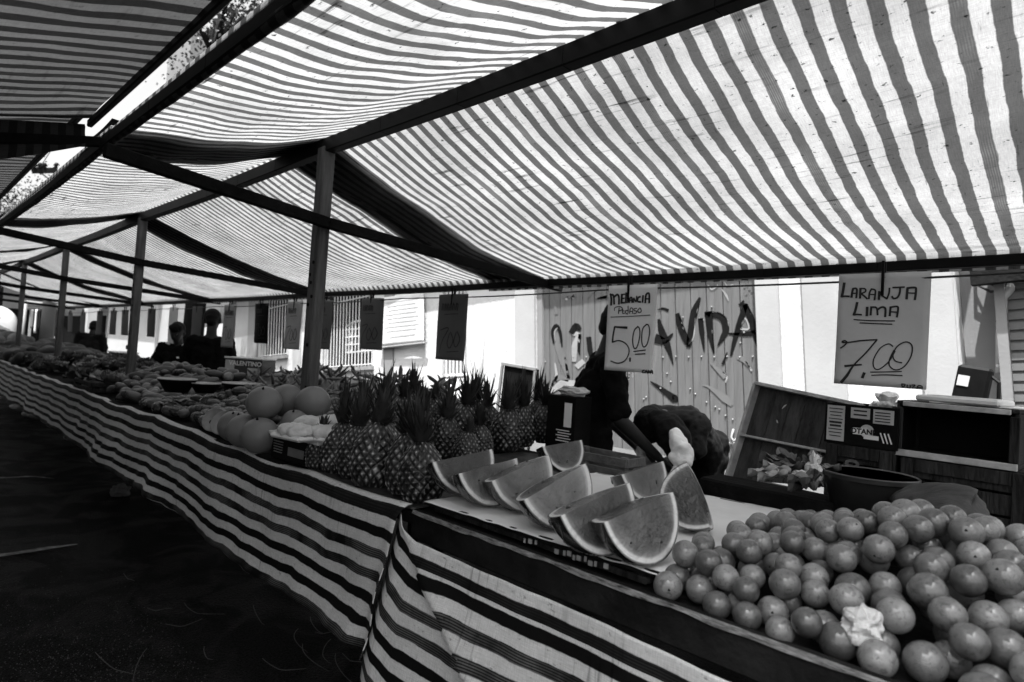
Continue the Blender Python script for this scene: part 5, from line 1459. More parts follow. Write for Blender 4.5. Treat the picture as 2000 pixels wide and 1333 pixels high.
b = MB(); b.box((bkp.x, 3.62, (bkp.z - .115) / 2), (.5, .4, bkp.z - .12), None, .01); tag(b.build('plastic_crate', BLACK), 'tall black crate behind the long empty crate, under the dark box', 'crate')
b = MB(); b.box((cm + .22, 3.42, .60), (.75, .16, 1.2), None, .01); tag(b.build('plastic_crate', BLACK), 'tall black box added to hide the bright gap between the middle and right stacks', 'crate')  # added filler box, hides the bright strip behind the stacks
# tub
tb = on_y(1692, 940, 2.33); tr = .5 * (on_y(1785, 940, 2.33).x - on_y(1600, 940, 2.33).x)
tub = thing('tub', 'wide black plastic tub behind the heap of oranges', 'tub', (tb.x, 2.36, TZ))
hT = tb.z - TZ + .02
b = MB(); b.lathe([(tr * .62, 0), (tr * .7, .01), (tr * .98, hT - .01), (tr * 1.0, hT), (tr * 1.05, hT), (tr * 1.05, hT - .012), (tr * 1.02, hT - .012)], 44, (tb.x, 2.36, TZ)); b.lathe([(tr * .99, hT - .002), (tr * .68, .015), (.001, .014)], 44, (tb.x, 2.36, TZ))
b.build('shell', mat('black_plastic', .02, .3, .2, 8, 0, None, .5), tub, True, auto=radians(40))
b = MB(); b.lathe([(tr * 1.0, hT + .001), (tr * 1.02, hT + .005), (tr * 1.055, hT + .001)], 44, (tb.x, 2.36, TZ)); b.build('rim', mat('tub_rim', .07, .3, .2, 8), tub, True)
# sack lying behind the oranges
b = MB()
sk = on_y(1815, 985, 2.22)
b.ball((0, 0, 0), (.145, .085, .062), 60, 40, Matrix.Rotation(radians(-10), 3, 'Y') @ Matrix.Rotation(radians(-8), 3, 'Z'), lambda p: (1 + .05 * sin(p.y * 60 + p.z * 40 + 3 * nz(p.x * 6, p.y * 6)) + .14 * nz(p.x * 9, p.y * 9, p.z * 9) - .10 * abs(nz(p.x * 20, p.y * 20, p.z * 20))) * (.72 + .28 * (p.x + .145) / .145 if p.x < 0 else 1.0 + .25 * min(1, p.x / .08) - (.5 * max(0, p.x - .11) / .03)))
b.v = [(v[0] + sk.x, v[1] + sk.y, v[2] + sk.z) for v in b.v]
tag(b.build('sack', mat('woven_dark_sack', .045, .6, .4, 20, .3, 80, .3, (1, 8, 1)), None, True), 'dark woven sack lying behind the oranges at the right', 'sack')
crate('wooden_crate', 'crate under the dark woven sack', (sk.x + .05, 2.25, TZ), (.36, .2, max(.06, sk.z - TZ - .07)), slat=2, m=WOOD_DK)
# greens and trimmings between the board and the tub
def leafy(px, py, y, lab, seed, n, L_, m, spread=1.0):
    p = on_y(px, py, y); o = thing('leaf_bunch', lab, 'leaves', p, 'loose greens behind the watermelon board'); rr = random.Random(seed)
    for i in range(n):
        az = rr.uniform(2.2, 4.3) if seed % 2 else rr.uniform(0, 6.28); el = rr.uniform(-.1, .5); d = Vector((cos(az) * cos(el), sin(az) * cos(el) * .8, sin(el))); s = d.cross(Vector((0, 0, 1))).normalized()
        b = MB(); q = p + Vector((rr.uniform(-.03, .03), rr.uniform(-.02, .02), rr.uniform(0, .03)))
        w = L_ * .28
        def fn(t, v): return q + d * (L_ * t) + s * (w * sin(pi * min(1, .08 + t * .92)) ** .8 * v) + Vector((0, 0, .02 * abs(v) - .09 * L_ * t * t * 4 * .6 + .01 * sin(v * 6 + t * 8)))
        b.grid(fn, frange(0, 1, 9), frange(-1, 1, 7)); b.build('leaf', m, o, True)
leafy(1545, 925, 2.28, 'bunch of long leaves fanned out behind the white sheet', 3, 8, .12, GRN)
leafy(1530, 940, 2.2, 'pale stalks and leaves at the corner of the white sheet', 5, 5, .10, GRNL)
leafy(1585, 925, 2.3, 'heap of dark leaves against the black tub', 4, 9, .09, GRN)
leafy(1575, 955, 2.16, 'dark wilted leaves hanging over the orange heap', 6, 7, .10, GRN)
crumple('plastic_bag', 'knotted pale bag of greens standing beside the black tub', 'plastic bag', on_y(1592, 915, 2.28), .045, BAGM, 12, (.8, .8, 1.2), True)
crumple('plastic_bag', 'small crumpled white bag on the loose greens', 'plastic bag', on_y(1562, 928, 2.24), .026, BAGM, 15, (1.3, .9, .7))
bt = MB(); bt.beam((-1.6, 2.42, .85), (.4, 2.42, .85), .26, .05); tag(bt.build('plank', WOOD_DK), 'thick dark plank along the back of the table behind the oranges', 'plank')
b = MB(); b.box((-.9, 2.36, .93), (.5, .16, .10), Matrix.Rotation(radians(-2), 3, 'Z'), .008); tag(b.build('wooden_block', WOOD_DK), 'dark timber block under the loose greens behind the white sheet', 'timber')
# things by the vendor
crate('wooden_crate', 'small weathered crate behind the farthest watermelon piece', (-1.62, 2.30, TZ), (.34, .16, .10), slat=2, m=WOOD)
cv = on_y(1100, 845, 2.62)
o = thing('carton', 'upright carton with small white print right of the last pineapple', 'carton', (cv.x, 2.66, TZ))
b = MB(); b.box((cv.x, 2.66, (TZ + cv.z + .20) / 2), (.20, .14, cv.z + .20 - TZ), None, .003); b.build('body', BLACK, o)
zz = cv.z
b = MB(); b.box((cv.x + .05, 2.5885, zz + .10), (.05, .002, .13), None); b.build('printed_panel', PAPER_LT, o)
for k in range(5): b = MB(); b.box((cv.x + .02 + .012 * (k % 2), 2.5885, zz + .015 - .014 * k), (.09, .002, .005)); b.build('small_print', WHITE, o)
crumple('plastic_bag', 'pale folded plastic bag on the upright carton by the vendor', 'plastic bag', (cv.x + .02, 2.66, cv.z + .225), .09, BAGM, 21, (1.3, .6, .35))
bw = on_y(1012, 745, 3.9)
o = thing('blackboard', 'black framed board standing behind the pineapples', 'board', tuple(bw))
Mb = Matrix.Rotation(radians(4), 3, 'Y')
b = MB(); b.box(bw + Vector((0, 0, -.30)), (.40, .02, .86), Mb, .002); b.build('panel', BLACK, o)
for q, s in (((0, -.015, .13), (.42, .02, .025)), ((-.20, -.015, -.31), (.025, .02, .85)), ((.20, -.015, -.31), (.025, .02, .85))): b = MB(); b.box(bw + Mb @ Vector(q), s, Mb, .002); b.build('rim', PAINT_GR, o)
b = MB(); b.box((bw.x, 3.9, (bw.z - .76) / 2), (.5, .3, max(.1, bw.z - .76)), None, .01); tag(b.build('plastic_crate', BLACK), 'black crate on the ground under the framed board', 'crate')

# ------------------------------------------------------------------ people
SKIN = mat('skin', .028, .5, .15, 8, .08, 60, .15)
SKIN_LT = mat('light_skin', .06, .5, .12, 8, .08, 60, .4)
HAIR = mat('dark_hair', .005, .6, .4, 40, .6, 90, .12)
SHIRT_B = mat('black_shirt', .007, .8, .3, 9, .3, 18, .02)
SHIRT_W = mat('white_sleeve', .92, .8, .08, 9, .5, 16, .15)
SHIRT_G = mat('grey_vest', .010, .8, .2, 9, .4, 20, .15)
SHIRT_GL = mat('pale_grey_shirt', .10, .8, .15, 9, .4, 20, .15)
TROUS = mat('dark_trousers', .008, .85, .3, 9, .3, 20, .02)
SHOE = mat('worn_shoe', .25, .6, .3, 9)
FOLDS = bpy.data.textures.new('cloth_folds', 'CLOUDS'); FOLDS.noise_scale = .075; FOLDS.noise_depth = 2
def chain_mesh(chains, voxel, name, m, parent, smooth=6):
    """chains of (point, radius): tapered limbs fused into one continuous skin"""
    b = MB(); folds = name in ('shirt', 'trousers', 'sleeve', 'collar')
    for ch in chains:
        pts = [Vector(c[0]) for c in ch]; rs = [c[1] for c in ch]
        P = []; R = []
        n0 = (pts[1] - pts[0]).normalized(); n1 = (pts[-1] - pts[-2]).normalized()
        for t in (1.0, .87, .5): 
            P.append(pts[0] - n0 * rs[0] * t); R.append(rs[0] * sqrt(max(0, 1 - t * t)) + .0005)
        for i in range(len(pts) - 1):
            for q in range(5):
                t = q / 5; P.append(pts[i].lerp(pts[i + 1], t)); u = t * t * (3 - 2 * t); R.append(rs[i] * (1 - u) + rs[i + 1] * u)
        P.append(pts[-1]); R.append(rs[-1])
        for t in (.5, .87, 1.0): P.append(pts[-1] + n1 * rs[-1] * t); R.append(rs[-1] * sqrt(max(0, 1 - t * t)) + .0005)
        b.tube(P, R, 16)
    return b.build(name, m, parent, True, [('REMESH', dict(mode='VOXEL', voxel_size=voxel, use_smooth_shade=True)), ('SMOOTH', dict(factor=.5, iterations=smooth))] + ([('DISPLACE', dict(texture=FOLDS, strength=.035, mid_level=.5, texture_coords='GLOBAL'))] if folds else []))
def hand_chains(wrist, d, side, palm_n):
    """palm, four unequal bent fingers and a thumb from the side of the palm"""
    d = Vector(d).normalized(); n = Vector(palm_n).normalized(); s = d.cross(n).normalized() * side
    w = Vector(wrist); out = []
    for k in range(4):
        o_ = s * (.030 - .020 * k)
        out.append([(w + o_ * .6, .014), (w + d * .05 + o_ * .9, .013), (w + d * .085 + o_, .011)])
        L_ = (.068, .078, .072, .055)[k]; b0 = w + d * .088 + o_
        out.append([(b0, .0095), (b0 + d * L_ * .45 + n * .008, .009), (b0 + d * L_ * .75 + n * .026, .0085), (b0 + d * L_ * .88 + n * .045, .0075)])
    t0 = w + s * .022 + d * .018
    out.append([(t0, .013), (t0 + s * .028 + d * .028 + n * .012, .011), (t0 + s * .036 + d * .055 + n * .024, .009)])
    return out
def person(label, base, facing, P, cloth, hair='short', skin=SKIN, group=None, voxel=.009, sleeves=.55, patches=False):
    """P: joints in the person's own frame (x = left to right, y = forward, z up)"""
    M = Matrix.Rotation(facing, 3, 'Z'); base = Vector(base)
    W = lambda q: base + M @ Vector(q)
    o = thing('person', label, 'person', base, group)
    J = {k: W(v) for k, v in P.items()}
    head, neck, chest, hip = J['head'], J['neck'], J['chest'], J['hip']
    up = (head - neck).normalized()
    fw = M @ Vector(P.get('look', (0, 1, 0))); fw = (fw - up * fw.dot(up)).normalized(); rt = fw.cross(up).normalized()
    H = lambda x, y, z: head + rt * x + fw * y + up * z
    ch = []
    # head: skull, face and jaw, nose, ears
    ch.append([(H(0, -.018, .045), .088), (H(0, .0, .035), .086)]); ch.append([(H(0, -.01, .02), .080), (H(0, .03, .0), .072), (H(0, .045, -.045), .058), (H(0, .052, -.088), .036)])
    ch.append([(H(0, .088, .015), .010), (H(0, .104, -.012), .0125), (H(0, .098, -.03), .014)])
    ch.append([(H(-.018, .09, -.057), .009), (H(.018, .09, -.057), .009)]); ch.append([(H(-.017, .086, -.069), .009), (H(.017, .086, -.069), .009)])
    ch.append([(H(-.035, .078, .035), .011), (H(.035, .078, .035), .011)])
    for sx in (-1, 1): ch.append([(H(sx * .084, -.008, .02), .014), (H(sx * .088, -.014, .0), .014), (H(sx * .083, -.006, -.028), .010)])
    ch.append([(neck + (head - neck) * .95 - fw * .015, .055), (neck, .056), (neck + (chest - neck) * .35, .07)])
    sh = [J['shL'], J['shR']]
    ch.append([(sh[0], .058), (chest + (neck - chest) * .45, .085), (sh[1], .058)])
    side = (sh[1] - sh[0]).normalized()
    for k in (-.075, .075): ch.append([(chest + side * k, .105), (chest.lerp(hip, .5) + side * k * .85, .09), (hip + side * k, .098)])
    for s_, a in ((-1, 'L'), (1, 'R')):
        ch.append([(J['sh' + a], .054), (J['el' + a], .041), (J['wr' + a], .027)])
        ch += hand_chains(J['wr' + a] + (J['wr' + a] - J['el' + a]).normalized() * .02, J['wr' + a] - J['el' + a], s_, M @ Vector(P.get('palm', (0, .3, -1))))
        ch.append([(J['hp' + a], .092), (J['kn' + a], .058), (J['an' + a], .040)]); ch.append([(J['an' + a], .04), (J['an' + a] + M @ Vector((0, .09, -.045)), .036), (J['an' + a] + M @ Vector((0, .16, -.055)), .028)])
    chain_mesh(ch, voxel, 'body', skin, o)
    for sx in (-1, 1):
        b = MB(); b.ball(H(sx * .031, .078, .018), .011, 10, 8); b.build('eye', mat('eye_white', .35, .2, .1, 9), o, True)
    # hair
    if hair != 'none':
        hc = [[(H(0, -.028, .058), .092), (H(0, .012, .068), .082)], [(H(0, -.045, .02), .078), (H(0, -.05, -.03), .06)], [(H(-.05, .03, .09), .036), (H(.05, .03, .09), .036)]]
        hc += [[(H(sx * .072, -.02, .03), .024), (H(sx * .074, -.015, .0), .018)] for sx in (-1, 1)]
        chain_mesh(hc, .008, 'hair', HAIR, o, 3)
    # shirt
    sc = [[(sh[0], .068), (chest + (neck - chest) * .42, .096), (sh[1], .068)]]
    for k in (-.08, .0, .08): sc.append([(chest + side * k, .118), (chest.lerp(hip, .5) + side * k, .112), (hip + side * k - Vector((0, 0, .04)), .118)])
    for a in 'LR':
        e = J['sh' + a].lerp(J['el' + a], min(1, sleeves * 1.6)); sc.append([(J['sh' + a], .068), (e, .060)])
        if sleeves > .7: sc.append([(J['el' + a], .056), (J['el' + a].lerp(J['wr' + a], .85), .043)])
    chain_mesh(sc, voxel, 'shirt', cloth, o, 5)
    tc_ = []
    for a in 'LR': tc_.append([(J['hp' + a] + Vector((0, 0, .05)), .108), (J['kn' + a], .075), (J['an' + a] + Vector((0, 0, .03)), .06)])
    tc_.append([(J['hpL'], .10), (J['hpR'], .10)]); chain_mesh(tc_, .012, 'trousers', TROUS, o, 4)
    for a in 'LR':
        q = J['an' + a]; chain_mesh([[(q + M @ Vector((0, -.03, -.05)), .042), (q + M @ Vector((0, .07, -.052)), .046), (q + M @ Vector((0, .16, -.06)), .034)]], .008, 'shoe', SHOE, o, 3)
    return o, J, H, M
STAND = dict(head=(0, .02, 1.56), neck=(0, 0, 1.44), chest=(0, 0, 1.24), hip=(0, 0, .95), shL=(-.19, 0, 1.37), shR=(.19, 0, 1.37), elL=(-.25, .03, 1.08), elR=(.25, .03, 1.08), wrL=(-.22, .2, .93), wrR=(.22, .2, .93),
             hpL=(-.09, 0, .9), hpR=(.09, 0, .9), knL=(-.1, .02, .49), knR=(.1, .02, .49), anL=(-.1, 0, .09), anR=(.1, 0, .09))
def pose(**k): d = dict(STAND); d.update(k); return d
# vendor behind the card with 5,00: leaning over his work, turned to the right
pv = on_y(1190, 700, 2.98)
o, J, H, M = person('person in black shirt bending over behind the card with 5,00', (pv.x - .10, 2.98, .03), radians(-50),
    pose(head=(.0, .12, 1.57), neck=(0, .07, 1.44), chest=(0, .03, 1.22), hip=(0, -.04, .93), shL=(-.21, .05, 1.36), shR=(.20, .07, 1.35), elL=(-.32, .06, 1.05), elR=(.27, .12, 1.05), wrL=(-.2, .26, .86), wrR=(.2, .32, .86), look=(.25, 1, -.3)), SHIRT_B, 'short', SKIN, voxel=.009)
bdg = on_y(1226, 765, 2.70)
def bpl2(x, y, r=0): return bdg + Vector((x, .05 * x, y))
o.scale = (1.12, 1.12, 1.02)
# badge patch on the shirt front
b = MB(); b.lathe([(.0, 0), (.03, 0)], 22, (0, 0, 0), Matrix.Rotation(pi / 2, 3, 'X'))
ch_ = J['chest'] + M @ Vector((.085, .135, .06))
rotp = (M @ Matrix.Rotation(radians(-28), 3, 'Z')).to_4x4()
def patch(lst, m, name, dz=0):
    bb = MB()
    for kind, x, y, rx, ry in lst:
        k = len(bb.v); n = 18
        for i in range(n):
            a = 2 * pi * i / n; q = M @ Matrix.Rotation(radians(-30), 3, 'Z') @ Vector((x + rx * cos(a), .010 + dz, y + ry * sin(a))); bb.v.append(tuple(ch_ + q))
        bb.f.append(tuple(range(k, k + n)))
    bb.build(name, m, o)
patch([('e', .01, .02, .030, .036)], WHITE, 'shirt_badge'); patch([('e', .01, .02, .025, .031)], BLACK, 'shirt_badge', .0012); patch([('e', .01, .02, .019, .024)], PAPER_LT, 'shirt_badge', .0024)
patch([('e', .003, .03, .003, .004), ('e', .017, .03, .003, .004), ('e', .01, .012, .009, .003)], INK, 'shirt_badge', .0036)
patch([('e', -.042, .01, .012, .016)], PAPER_LT, 'shirt_badge'); patch([('e', -.05, .05, .01, .004), ('e', -.05, .062, .012, .004)], PAPER_LT, 'shirt_badge')
# second vendor bending low beside him with white sleeves
pw = on_y(1285, 850, 3.2)
o2, J2, H2, M2 = person('person in grey vest with white sleeves bending low with head down', (pw.x - .02, 3.62, 0), radians(176),
    pose(head=(-.02, .42, 1.07), neck=(0, .33, 1.10), chest=(0, .18, 1.06), hip=(0, -.12, .88), shL=(-.19, .22, 1.09), shR=(.19, .22, 1.05), elL=(-.22, .28, .92), elR=(.25, .20, .90), wrL=(-.10, .40, .86), wrR=(.10, .36, .86), hpL=(-.09, -.12, .88), hpR=(.09, -.12, .88), knL=(-.1, -.03, .49), knR=(.1, -.03, .49), look=(-.3, .5, -1)), SHIRT_G, 'short', SKIN_LT)
sl = on_y(1330, 880, 2.95)
chain_mesh([[(on_y(1320, 850, 3.0), .035), (on_y(1326, 866, 2.97), .052), (on_y(1330, 880, 2.95), .044)], [(on_y(1336, 882, 2.95), .05), (on_y(1328, 900, 2.94), .046), (on_y(1324, 916, 2.93), .028)], [(on_y(1318, 896, 2.93), .03), (on_y(1338, 900, 2.93), .04)]], .007, 'sleeve', SHIRT_W, o2, 3)
chain_mesh([[(on_y(1285, 820, 3.12), .06), (on_y(1305, 836, 3.1), .085), (on_y(1318, 860, 3.1), .09)]], .009, 'collar', SHIRT_G, o2, 3)
chain_mesh([[(on_y(1326, 915, 2.93), .03), (on_y(1318, 925, 2.9), .026)]], .007, 'glove', SHIRT_W, o2, 2)
# man standing in profile at the left, looking left
pm_ = on_y(428, 690, 2.62)
person('person with dark curly hair standing in profile and looking left', (pm_.x - .38, 2.66, 0), radians(70), pose(head=(0, .05, 1.60), neck=(0, -.01, 1.47), elL=(-.27, .06, 1.08), wrL=(-.12, .30, 1.02), elR=(.24, -.02, 1.08), wrR=(.15, .24, 1.0), look=(.15, 1, -.08)), SHIRT_B, 'short')
# man facing the camera behind the pale card
ps = on_y(340, 690, 2.66)
o4, J4, H4, M4 = person('person in dark uniform shirt with pale shoulder patches behind a pale card', (ps.x, 2.70, -.12), radians(-130), pose(head=(0, .05, 1.56), elL=(-.28, .06, 1.10), elR=(.28, .06, 1.10), wrL=(-.12, .3, 1.0), wrR=(.12, .3, 1.0)), SHIRT_B, 'short')
for sx in (-1, 1):
    q = J4['neck'] + M4 @ Vector((sx * .10, .06, -.02)); b = MB(); b.ball(q, (.035, .035, .012), 10, 6, M4 @ Matrix.Rotation(sx * -.5, 3, 'Y')); b.build('shoulder_patch', PAPER_LT, o4, True)
b = MB(); b.box(J4['chest'] + M4 @ Vector((-.09, .128, .01)), (.085, .01, .022), M4); b.build('name_tag', PAPER_LT, o4)
# woman farther along, with a bag strap
pf = on_y(165, 680, 2.7)
person('person with black hair and checked top bending over the far table', (pf.x, 2.78, -.05), radians(60), pose(head=(0, .16, 1.50), neck=(0, .08, 1.40), chest=(0, .04, 1.2), look=(.1, 1, -.4)), SHIRT_G, 'short', SKIN, voxel=.012)

# ------------------------------------------------------------------ beyond the stalls: houses, van, trees, pole
def far_box(nm, label, cat, parts):
    o = thing(nm, label, cat, (parts[0][1][0], parts[0][1][1], 0))
    for pn, c, s, m in parts: b = MB(); b.box(c, s, None, .01); b.build(pn, m, o)
    return o
sh_ = on_y(430, 650, 6.2)
o = thing('shop_front', 'bright shop front with a white ribbed shutter left of the white house', 'shop', (-17, 6.3, .44))
b = MB(); frect(b, uL - 3.4, uL - .42, vB, 3.4, WY + .3, WY + .6); b.build('wall', PAINTED, o)
b = MB()
for k in range(26): frect(b, uL - 3.1, uL - .5, -1.4 + k * .12, -1.4 + k * .12 + .075, WY + .2, WY + .28)
b.build('shutter', STUCCO, o)
b = MB(); frect(b, uL - .42, uL - .005, vB, 3.8, WY - .05, WY + .5); b.build('stone_pier', STONE, o)
wp = on_y(240, 640, 6.0)
o = thing('white_house', 'plain bright white house front between the second and third posts', 'house', (wp.x, 6.4, .44))
x0, x1 = on_y(212, 640, 6.0).x, on_y(285, 640, 6.0).x
b = MB(); b.box(((x0 + x1) / 2 + .5, 6.4, 1.4), (x1 - x0 + 1, .8, 3.4), None, .01); b.build('wall', PAINTED, o)
b = MB(); b.box(((x0 + x1) / 2 + .5, 6.2, 3.2), (x1 - x0 + 1.6, 1.6, .14), None, .01); b.build('roof_slab', PAINT_LT, o)
b = MB(); b.box((x1 + 1.6, 6.25, 1.6), (1.6, .3, 2.6), None, .01); b.build('plaster_panel', PAINT_LT, o)
gh = thing('gabled_house', 'house with a pale gable roof and white pillars at the far end', 'house', (-27, 6, 0))
gx = on_y(130, 600, 6.0).x
g0, g1, ga = on_y(72, 600, 6.6), on_y(205, 585, 6.6), on_y(110, 541, 6.6)
b = MB(); b.prism([(g0.x, 0), (g1.x, 0), (g1.x, g1.z), (ga.x, ga.z - .2), (g0.x, g0.z)], 6.8, 10); b.build('wall', PAINT_GR, gh)
for (p, q) in ((g0, ga), (ga, g1)):
    b = MB(); d = (q - p).normalized(); b.prism([(p.x, p.z), (q.x, q.z), (q.x, q.z + .35), (p.x, p.z + .35)], 6.0, 10.3); b.build('roof', PAINTED, gh)
for px in (97, 182):
    t0 = on_y(px, 600, 6.1); b = MB(); b.box((t0.x, 6.1, 1.2), (.65, .5, 3.4), None, .02); b.build('pillar', PAINTED, gh)
for (pa_, pb_) in ((105, 175), (190, 207)):
    a0, a1 = on_y(pa_, 640, 6.78).x, on_y(pb_, 640, 6.78).x; b = MB(); b.box(((a0 + a1) / 2, 6.76, 1.1), (abs(a1 - a0) * .8, .06, 2.0), None, .01); b.build('doorway', ROOM, gh)
# awning with hanging clothes
aw = thing('awning', 'low awning of pale battens with clothes hung below it near the van', 'awning', tuple(on_y(75, 595, 5.0)))
for k in range(3):
    b = MB(); b.beam(on_y(45, 588 + 6 * k, 5.0 + .1 * k), on_y(122, 596 + 4 * k, 5.0 + .1 * k), .12, .07); b.build('batten', PAINT_LT, aw)
for px in (62, 118): t0 = on_y(px, 600, 5.2); b = MB(); b.beam((t0.x, t0.y, 0), (t0.x, t0.y, t0.z), .1, .1, (1, 0, 0)); b.build('post', PAINT_LT, aw)
for i, px in enumerate((64, 72, 80, 88, 106, 112)):
    t0 = on_y(px, 604, 5.0); b = MB(); ww = .34
    b.grid(lambda u, v: t0 + Vector(((u - .5) * ww, .04 * sin(u * 9 + i), -v * (.9 + .2 * (i % 2)) - .02)), frange(0, 1, 10), frange(0, 1, 10))
    tag(b.build('garment', (PAPER_DK, PAPER_MD, SHIRT_G)[i % 3], None, True, [('SOLIDIFY', dict(thickness=.01))]), 'garment hanging from the far awning near the van', 'garment', 'garments hung under the far awning')
# back wall house at far end of the street
far_box('grey_building', 'grey building closing the end of the street behind the van', 'building', [('wall', (-46, 2, 2.2), (1.2, 26, 4.4), PAINT_GR), ('roof_slab', (-46, 2, 4.5), (2.4, 27, .25), PAINTED), ('doorway', (-45.35, 6, 1.2), (.1, 2.2, 2.4), ROOM), ('doorway', (-45.35, -3, 1.2), (.1, 2.2, 2.4), ROOM)])
# van
vc = on_y(40, 640, 2.76)
van = thing('van', 'old white round nosed van parked at the far end of the row', 'van', (vc.x - 2.2, 1.9, 0))
b = MB(); VX = vc.x; secs = []
def vsec(x, w, z0, z1, r=.25):
    pts = []
    for i in range(28):
        a = 2 * pi * i / 28; c_, s_ = cos(a), sin(a); e = 2 / 4.2
        pts.append((x, 1.9 + w * (abs(c_) ** e) * (1 if c_ > 0 else -1) * (1 - .10 * max(0, s_)), (z0 + z1) / 2 + (z1 - z0) / 2 * (abs(s_) ** e) * (1 if s_ > 0 else -1)))
    return pts
vs_ = [(0, .50, .7, 1.15), (-.04, .72, .5, 1.45), (-.14, .82, .42, 1.75), (-.34, .86, .40, 1.92), (-.7, .86, .40, 1.97), (-2.2, .86, .40, 1.98), (-4.0, .86, .4, 1.95), (-4.2, .8, .5, 1.8), (-4.25, .6, .6, 1.5)]
for x, w, z0, z1 in vs_: b.v += vsec(VX + x, w, z0, z1)
for i in range(len(vs_) - 1):
    for k in range(28): b.f.append((i * 28 + k, i * 28 + (k + 1) % 28, (i + 1) * 28 + (k + 1) % 28, (i + 1) * 28 + k))
b.f.append(tuple(range(28))); b.f.append(tuple((len(vs_) - 1) * 28 + k for k in range(28))[::-1])
b.build('body', mat('white_car_paint', .30, .25, .05, 3, 0, None, .5, coat=.5), van, True)
GLASS = mat('van_glass', .10, .3, .2, 2, 0, None, .1)
for s_ in (-1, 1):
    b = MB(); b.grid(lambda u, v: (VX + .035 - .11 * v - .05 * (u ** 2), 1.9 + s_ * (.03 + .62 * u * (1 - .12 * v)), 1.22 + .42 * v * (1 - .12 * u * u)), frange(0, 1, 8), frange(0, 1, 6)); b.build('windscreen', GLASS, van, True)
    b = MB(); b.lathe([(.0, .05), (.06, .05), (.10, .03), (.125, .0)], 22, (VX - .03, 1.9 + s_ * .56, .86), Matrix.Rotation(pi / 2, 3, 'Y')); hl = b.build('headlight', IRON, van, True)
    b = MB(); b.ball((VX + .015, 1.9 + s_ * .56, .86), .03, 10, 8); b.build('bulb', WHITE, hl, True)
    for x in (-.75, -3.4):
        b = MB(); b.lathe([(.2, -.09), (.31, -.09), (.33, -.05), (.33, .05), (.31, .09), (.2, .09)], 26, (VX + x, 1.9 + s_ * .76, .33), Matrix.Rotation(pi / 2, 3, 'X')); wh = b.build('wheel', BLACK, van, True)
        b = MB(); b.lathe([(0, .08), (.1, .085), (.19, .06), (.2, -.08)], 20, (VX + x, 1.9 + s_ * .77, .33), Matrix.Rotation(-s_ * pi / 2, 3, 'X')); b.build('hubcap', IRON, wh, True)
b = MB(); b.box((VX + .0, 1.9, 1.08), (.05, .8, .07), None, .01); b.build('grille', BLACK, van)
b = MB(); b.box((VX + .03, 1.9, .52), (.09, 1.6, .14), None, .04); b.build('bumper', PAINT_LT, van, True)
# utility pole
up_ = on_x(118, 345, -24)
pole = thing('utility_pole', 'concrete utility pole with one long crossarm seen through the gap between canopies', 'utility pole', (up_.x, up_.y, 0))
b = MB(); b.tube([(up_.x, up_.y, 0), (up_.x, up_.y, on_x(118, 326, -24).z)], [.2, .13], 12); b.build('post', PAPER_DK, pole, True)
ar0, ar1 = on_x(62, 334, -24), on_x(124, 333, -24)
b = MB(); b.beam(ar0, ar1, .14, .16); b.build('crossarm', WOOD_DK, pole)
b = MB(); b.tube([on_x(78, 337, -24), on_x(112, 362, -24)], .025, 6); b.build('brace', IRON, pole)
for px in (66, 78, 86, 110): q = on_x(px, 331, -24); b = MB(); b.lathe([(.05, 0), (.09, .04), (.05, .08), (.09, .12), (.04, .2)], 10, q); b.build('insulator', BLACK, pole, True)
b = MB()
for px, dx in ((66, 0), (78, .3)):
    q = on_x(px, 328, -24); b.tube([q, q + Vector((8, -.5, -.25)), q + Vector((18, -1, .3)), q + Vector((34, -2, 1.6))], .012, 5)
tag(b.build('power_line', CORD, None, True), 'pair of thin power lines running from the crossarm', 'cable')
def tree(label, c, r, h, n, seed, sq=(1, 1, .8), base=0.0):
    rr = random.Random(seed); c = Vector(c)
    o = thing('tree', label, 'tree', (c.x, c.y, base), 'trees beyond the stalls')
    b = MB(); b.tube([(c.x, c.y, base), (c.x + .1, c.y, c.z * .5), (c.x, c.y, c.z)], [.22, .16, .08], 9)
    tips = []
    for i in range(11):
        d = Vector((rr.uniform(-1, 1), rr.uniform(-1, 1), rr.uniform(-.3, 1))).normalized(); t = c + Vector((d.x * r * sq[0], d.y * r * sq[1], d.z * r * sq[2])) * .8; tips.append(t)
        s = c + Vector((0, 0, -r * .5)); b.tube([s, s.lerp(t, .5) + Vector((0, 0, .15)), t], [.07, .045, .012], 6)
    b.build('trunk', WOOD_DK, o, True)
    b = MB()
    cl = [c + Vector((rr.gauss(0, .5) * r * sq[0], rr.gauss(0, .5) * r * sq[1], rr.gauss(0, .5) * r * sq[2])) for _ in range(26)] + tips
    for i in range(n):
        q = rr.choice(cl) + Vector((rr.gauss(0, .16), rr.gauss(0, .16), rr.gauss(0, .13))) * r; a = Vector((rr.gauss(0, 1), rr.gauss(0, 1), rr.gauss(0, 1))).normalized(); s2 = a.orthogonal().normalized(); L_ = rr.uniform(.05, .11) * (r / 1.6) ** .5
        k = len(b.v); b.v += [tuple(q), tuple(q + a * L_ * .5 + s2 * L_ * .3), tuple(q + a * L_), tuple(q + a * L_ * .5 - s2 * L_ * .3)]; b.f.append((k, k + 1, k + 2, k + 3))
    b.build('crown', mat('tree_leaf', .05, .5, .4, 3), o)
tree('leafy tree glimpsed high in the gap between the two canopies', on_x(425, 40, -13), 1.5, 3, 4000, 3)
tree('dense tree rising at the left edge below the slanting canopy', on_x(8, 425, -30), 2.0, 4, 4500, 5)
tree('thin tree standing behind the grey building at the end of the street', on_x(25, 540, -52), 2.4, 4, 1500, 6)
bl = thing('tall_building', 'slim grey building seen high in the gap between the canopies', 'building', (-22, 14, 0))
q0, q1 = on_x(335, 120, -22), on_x(362, 85, -22)
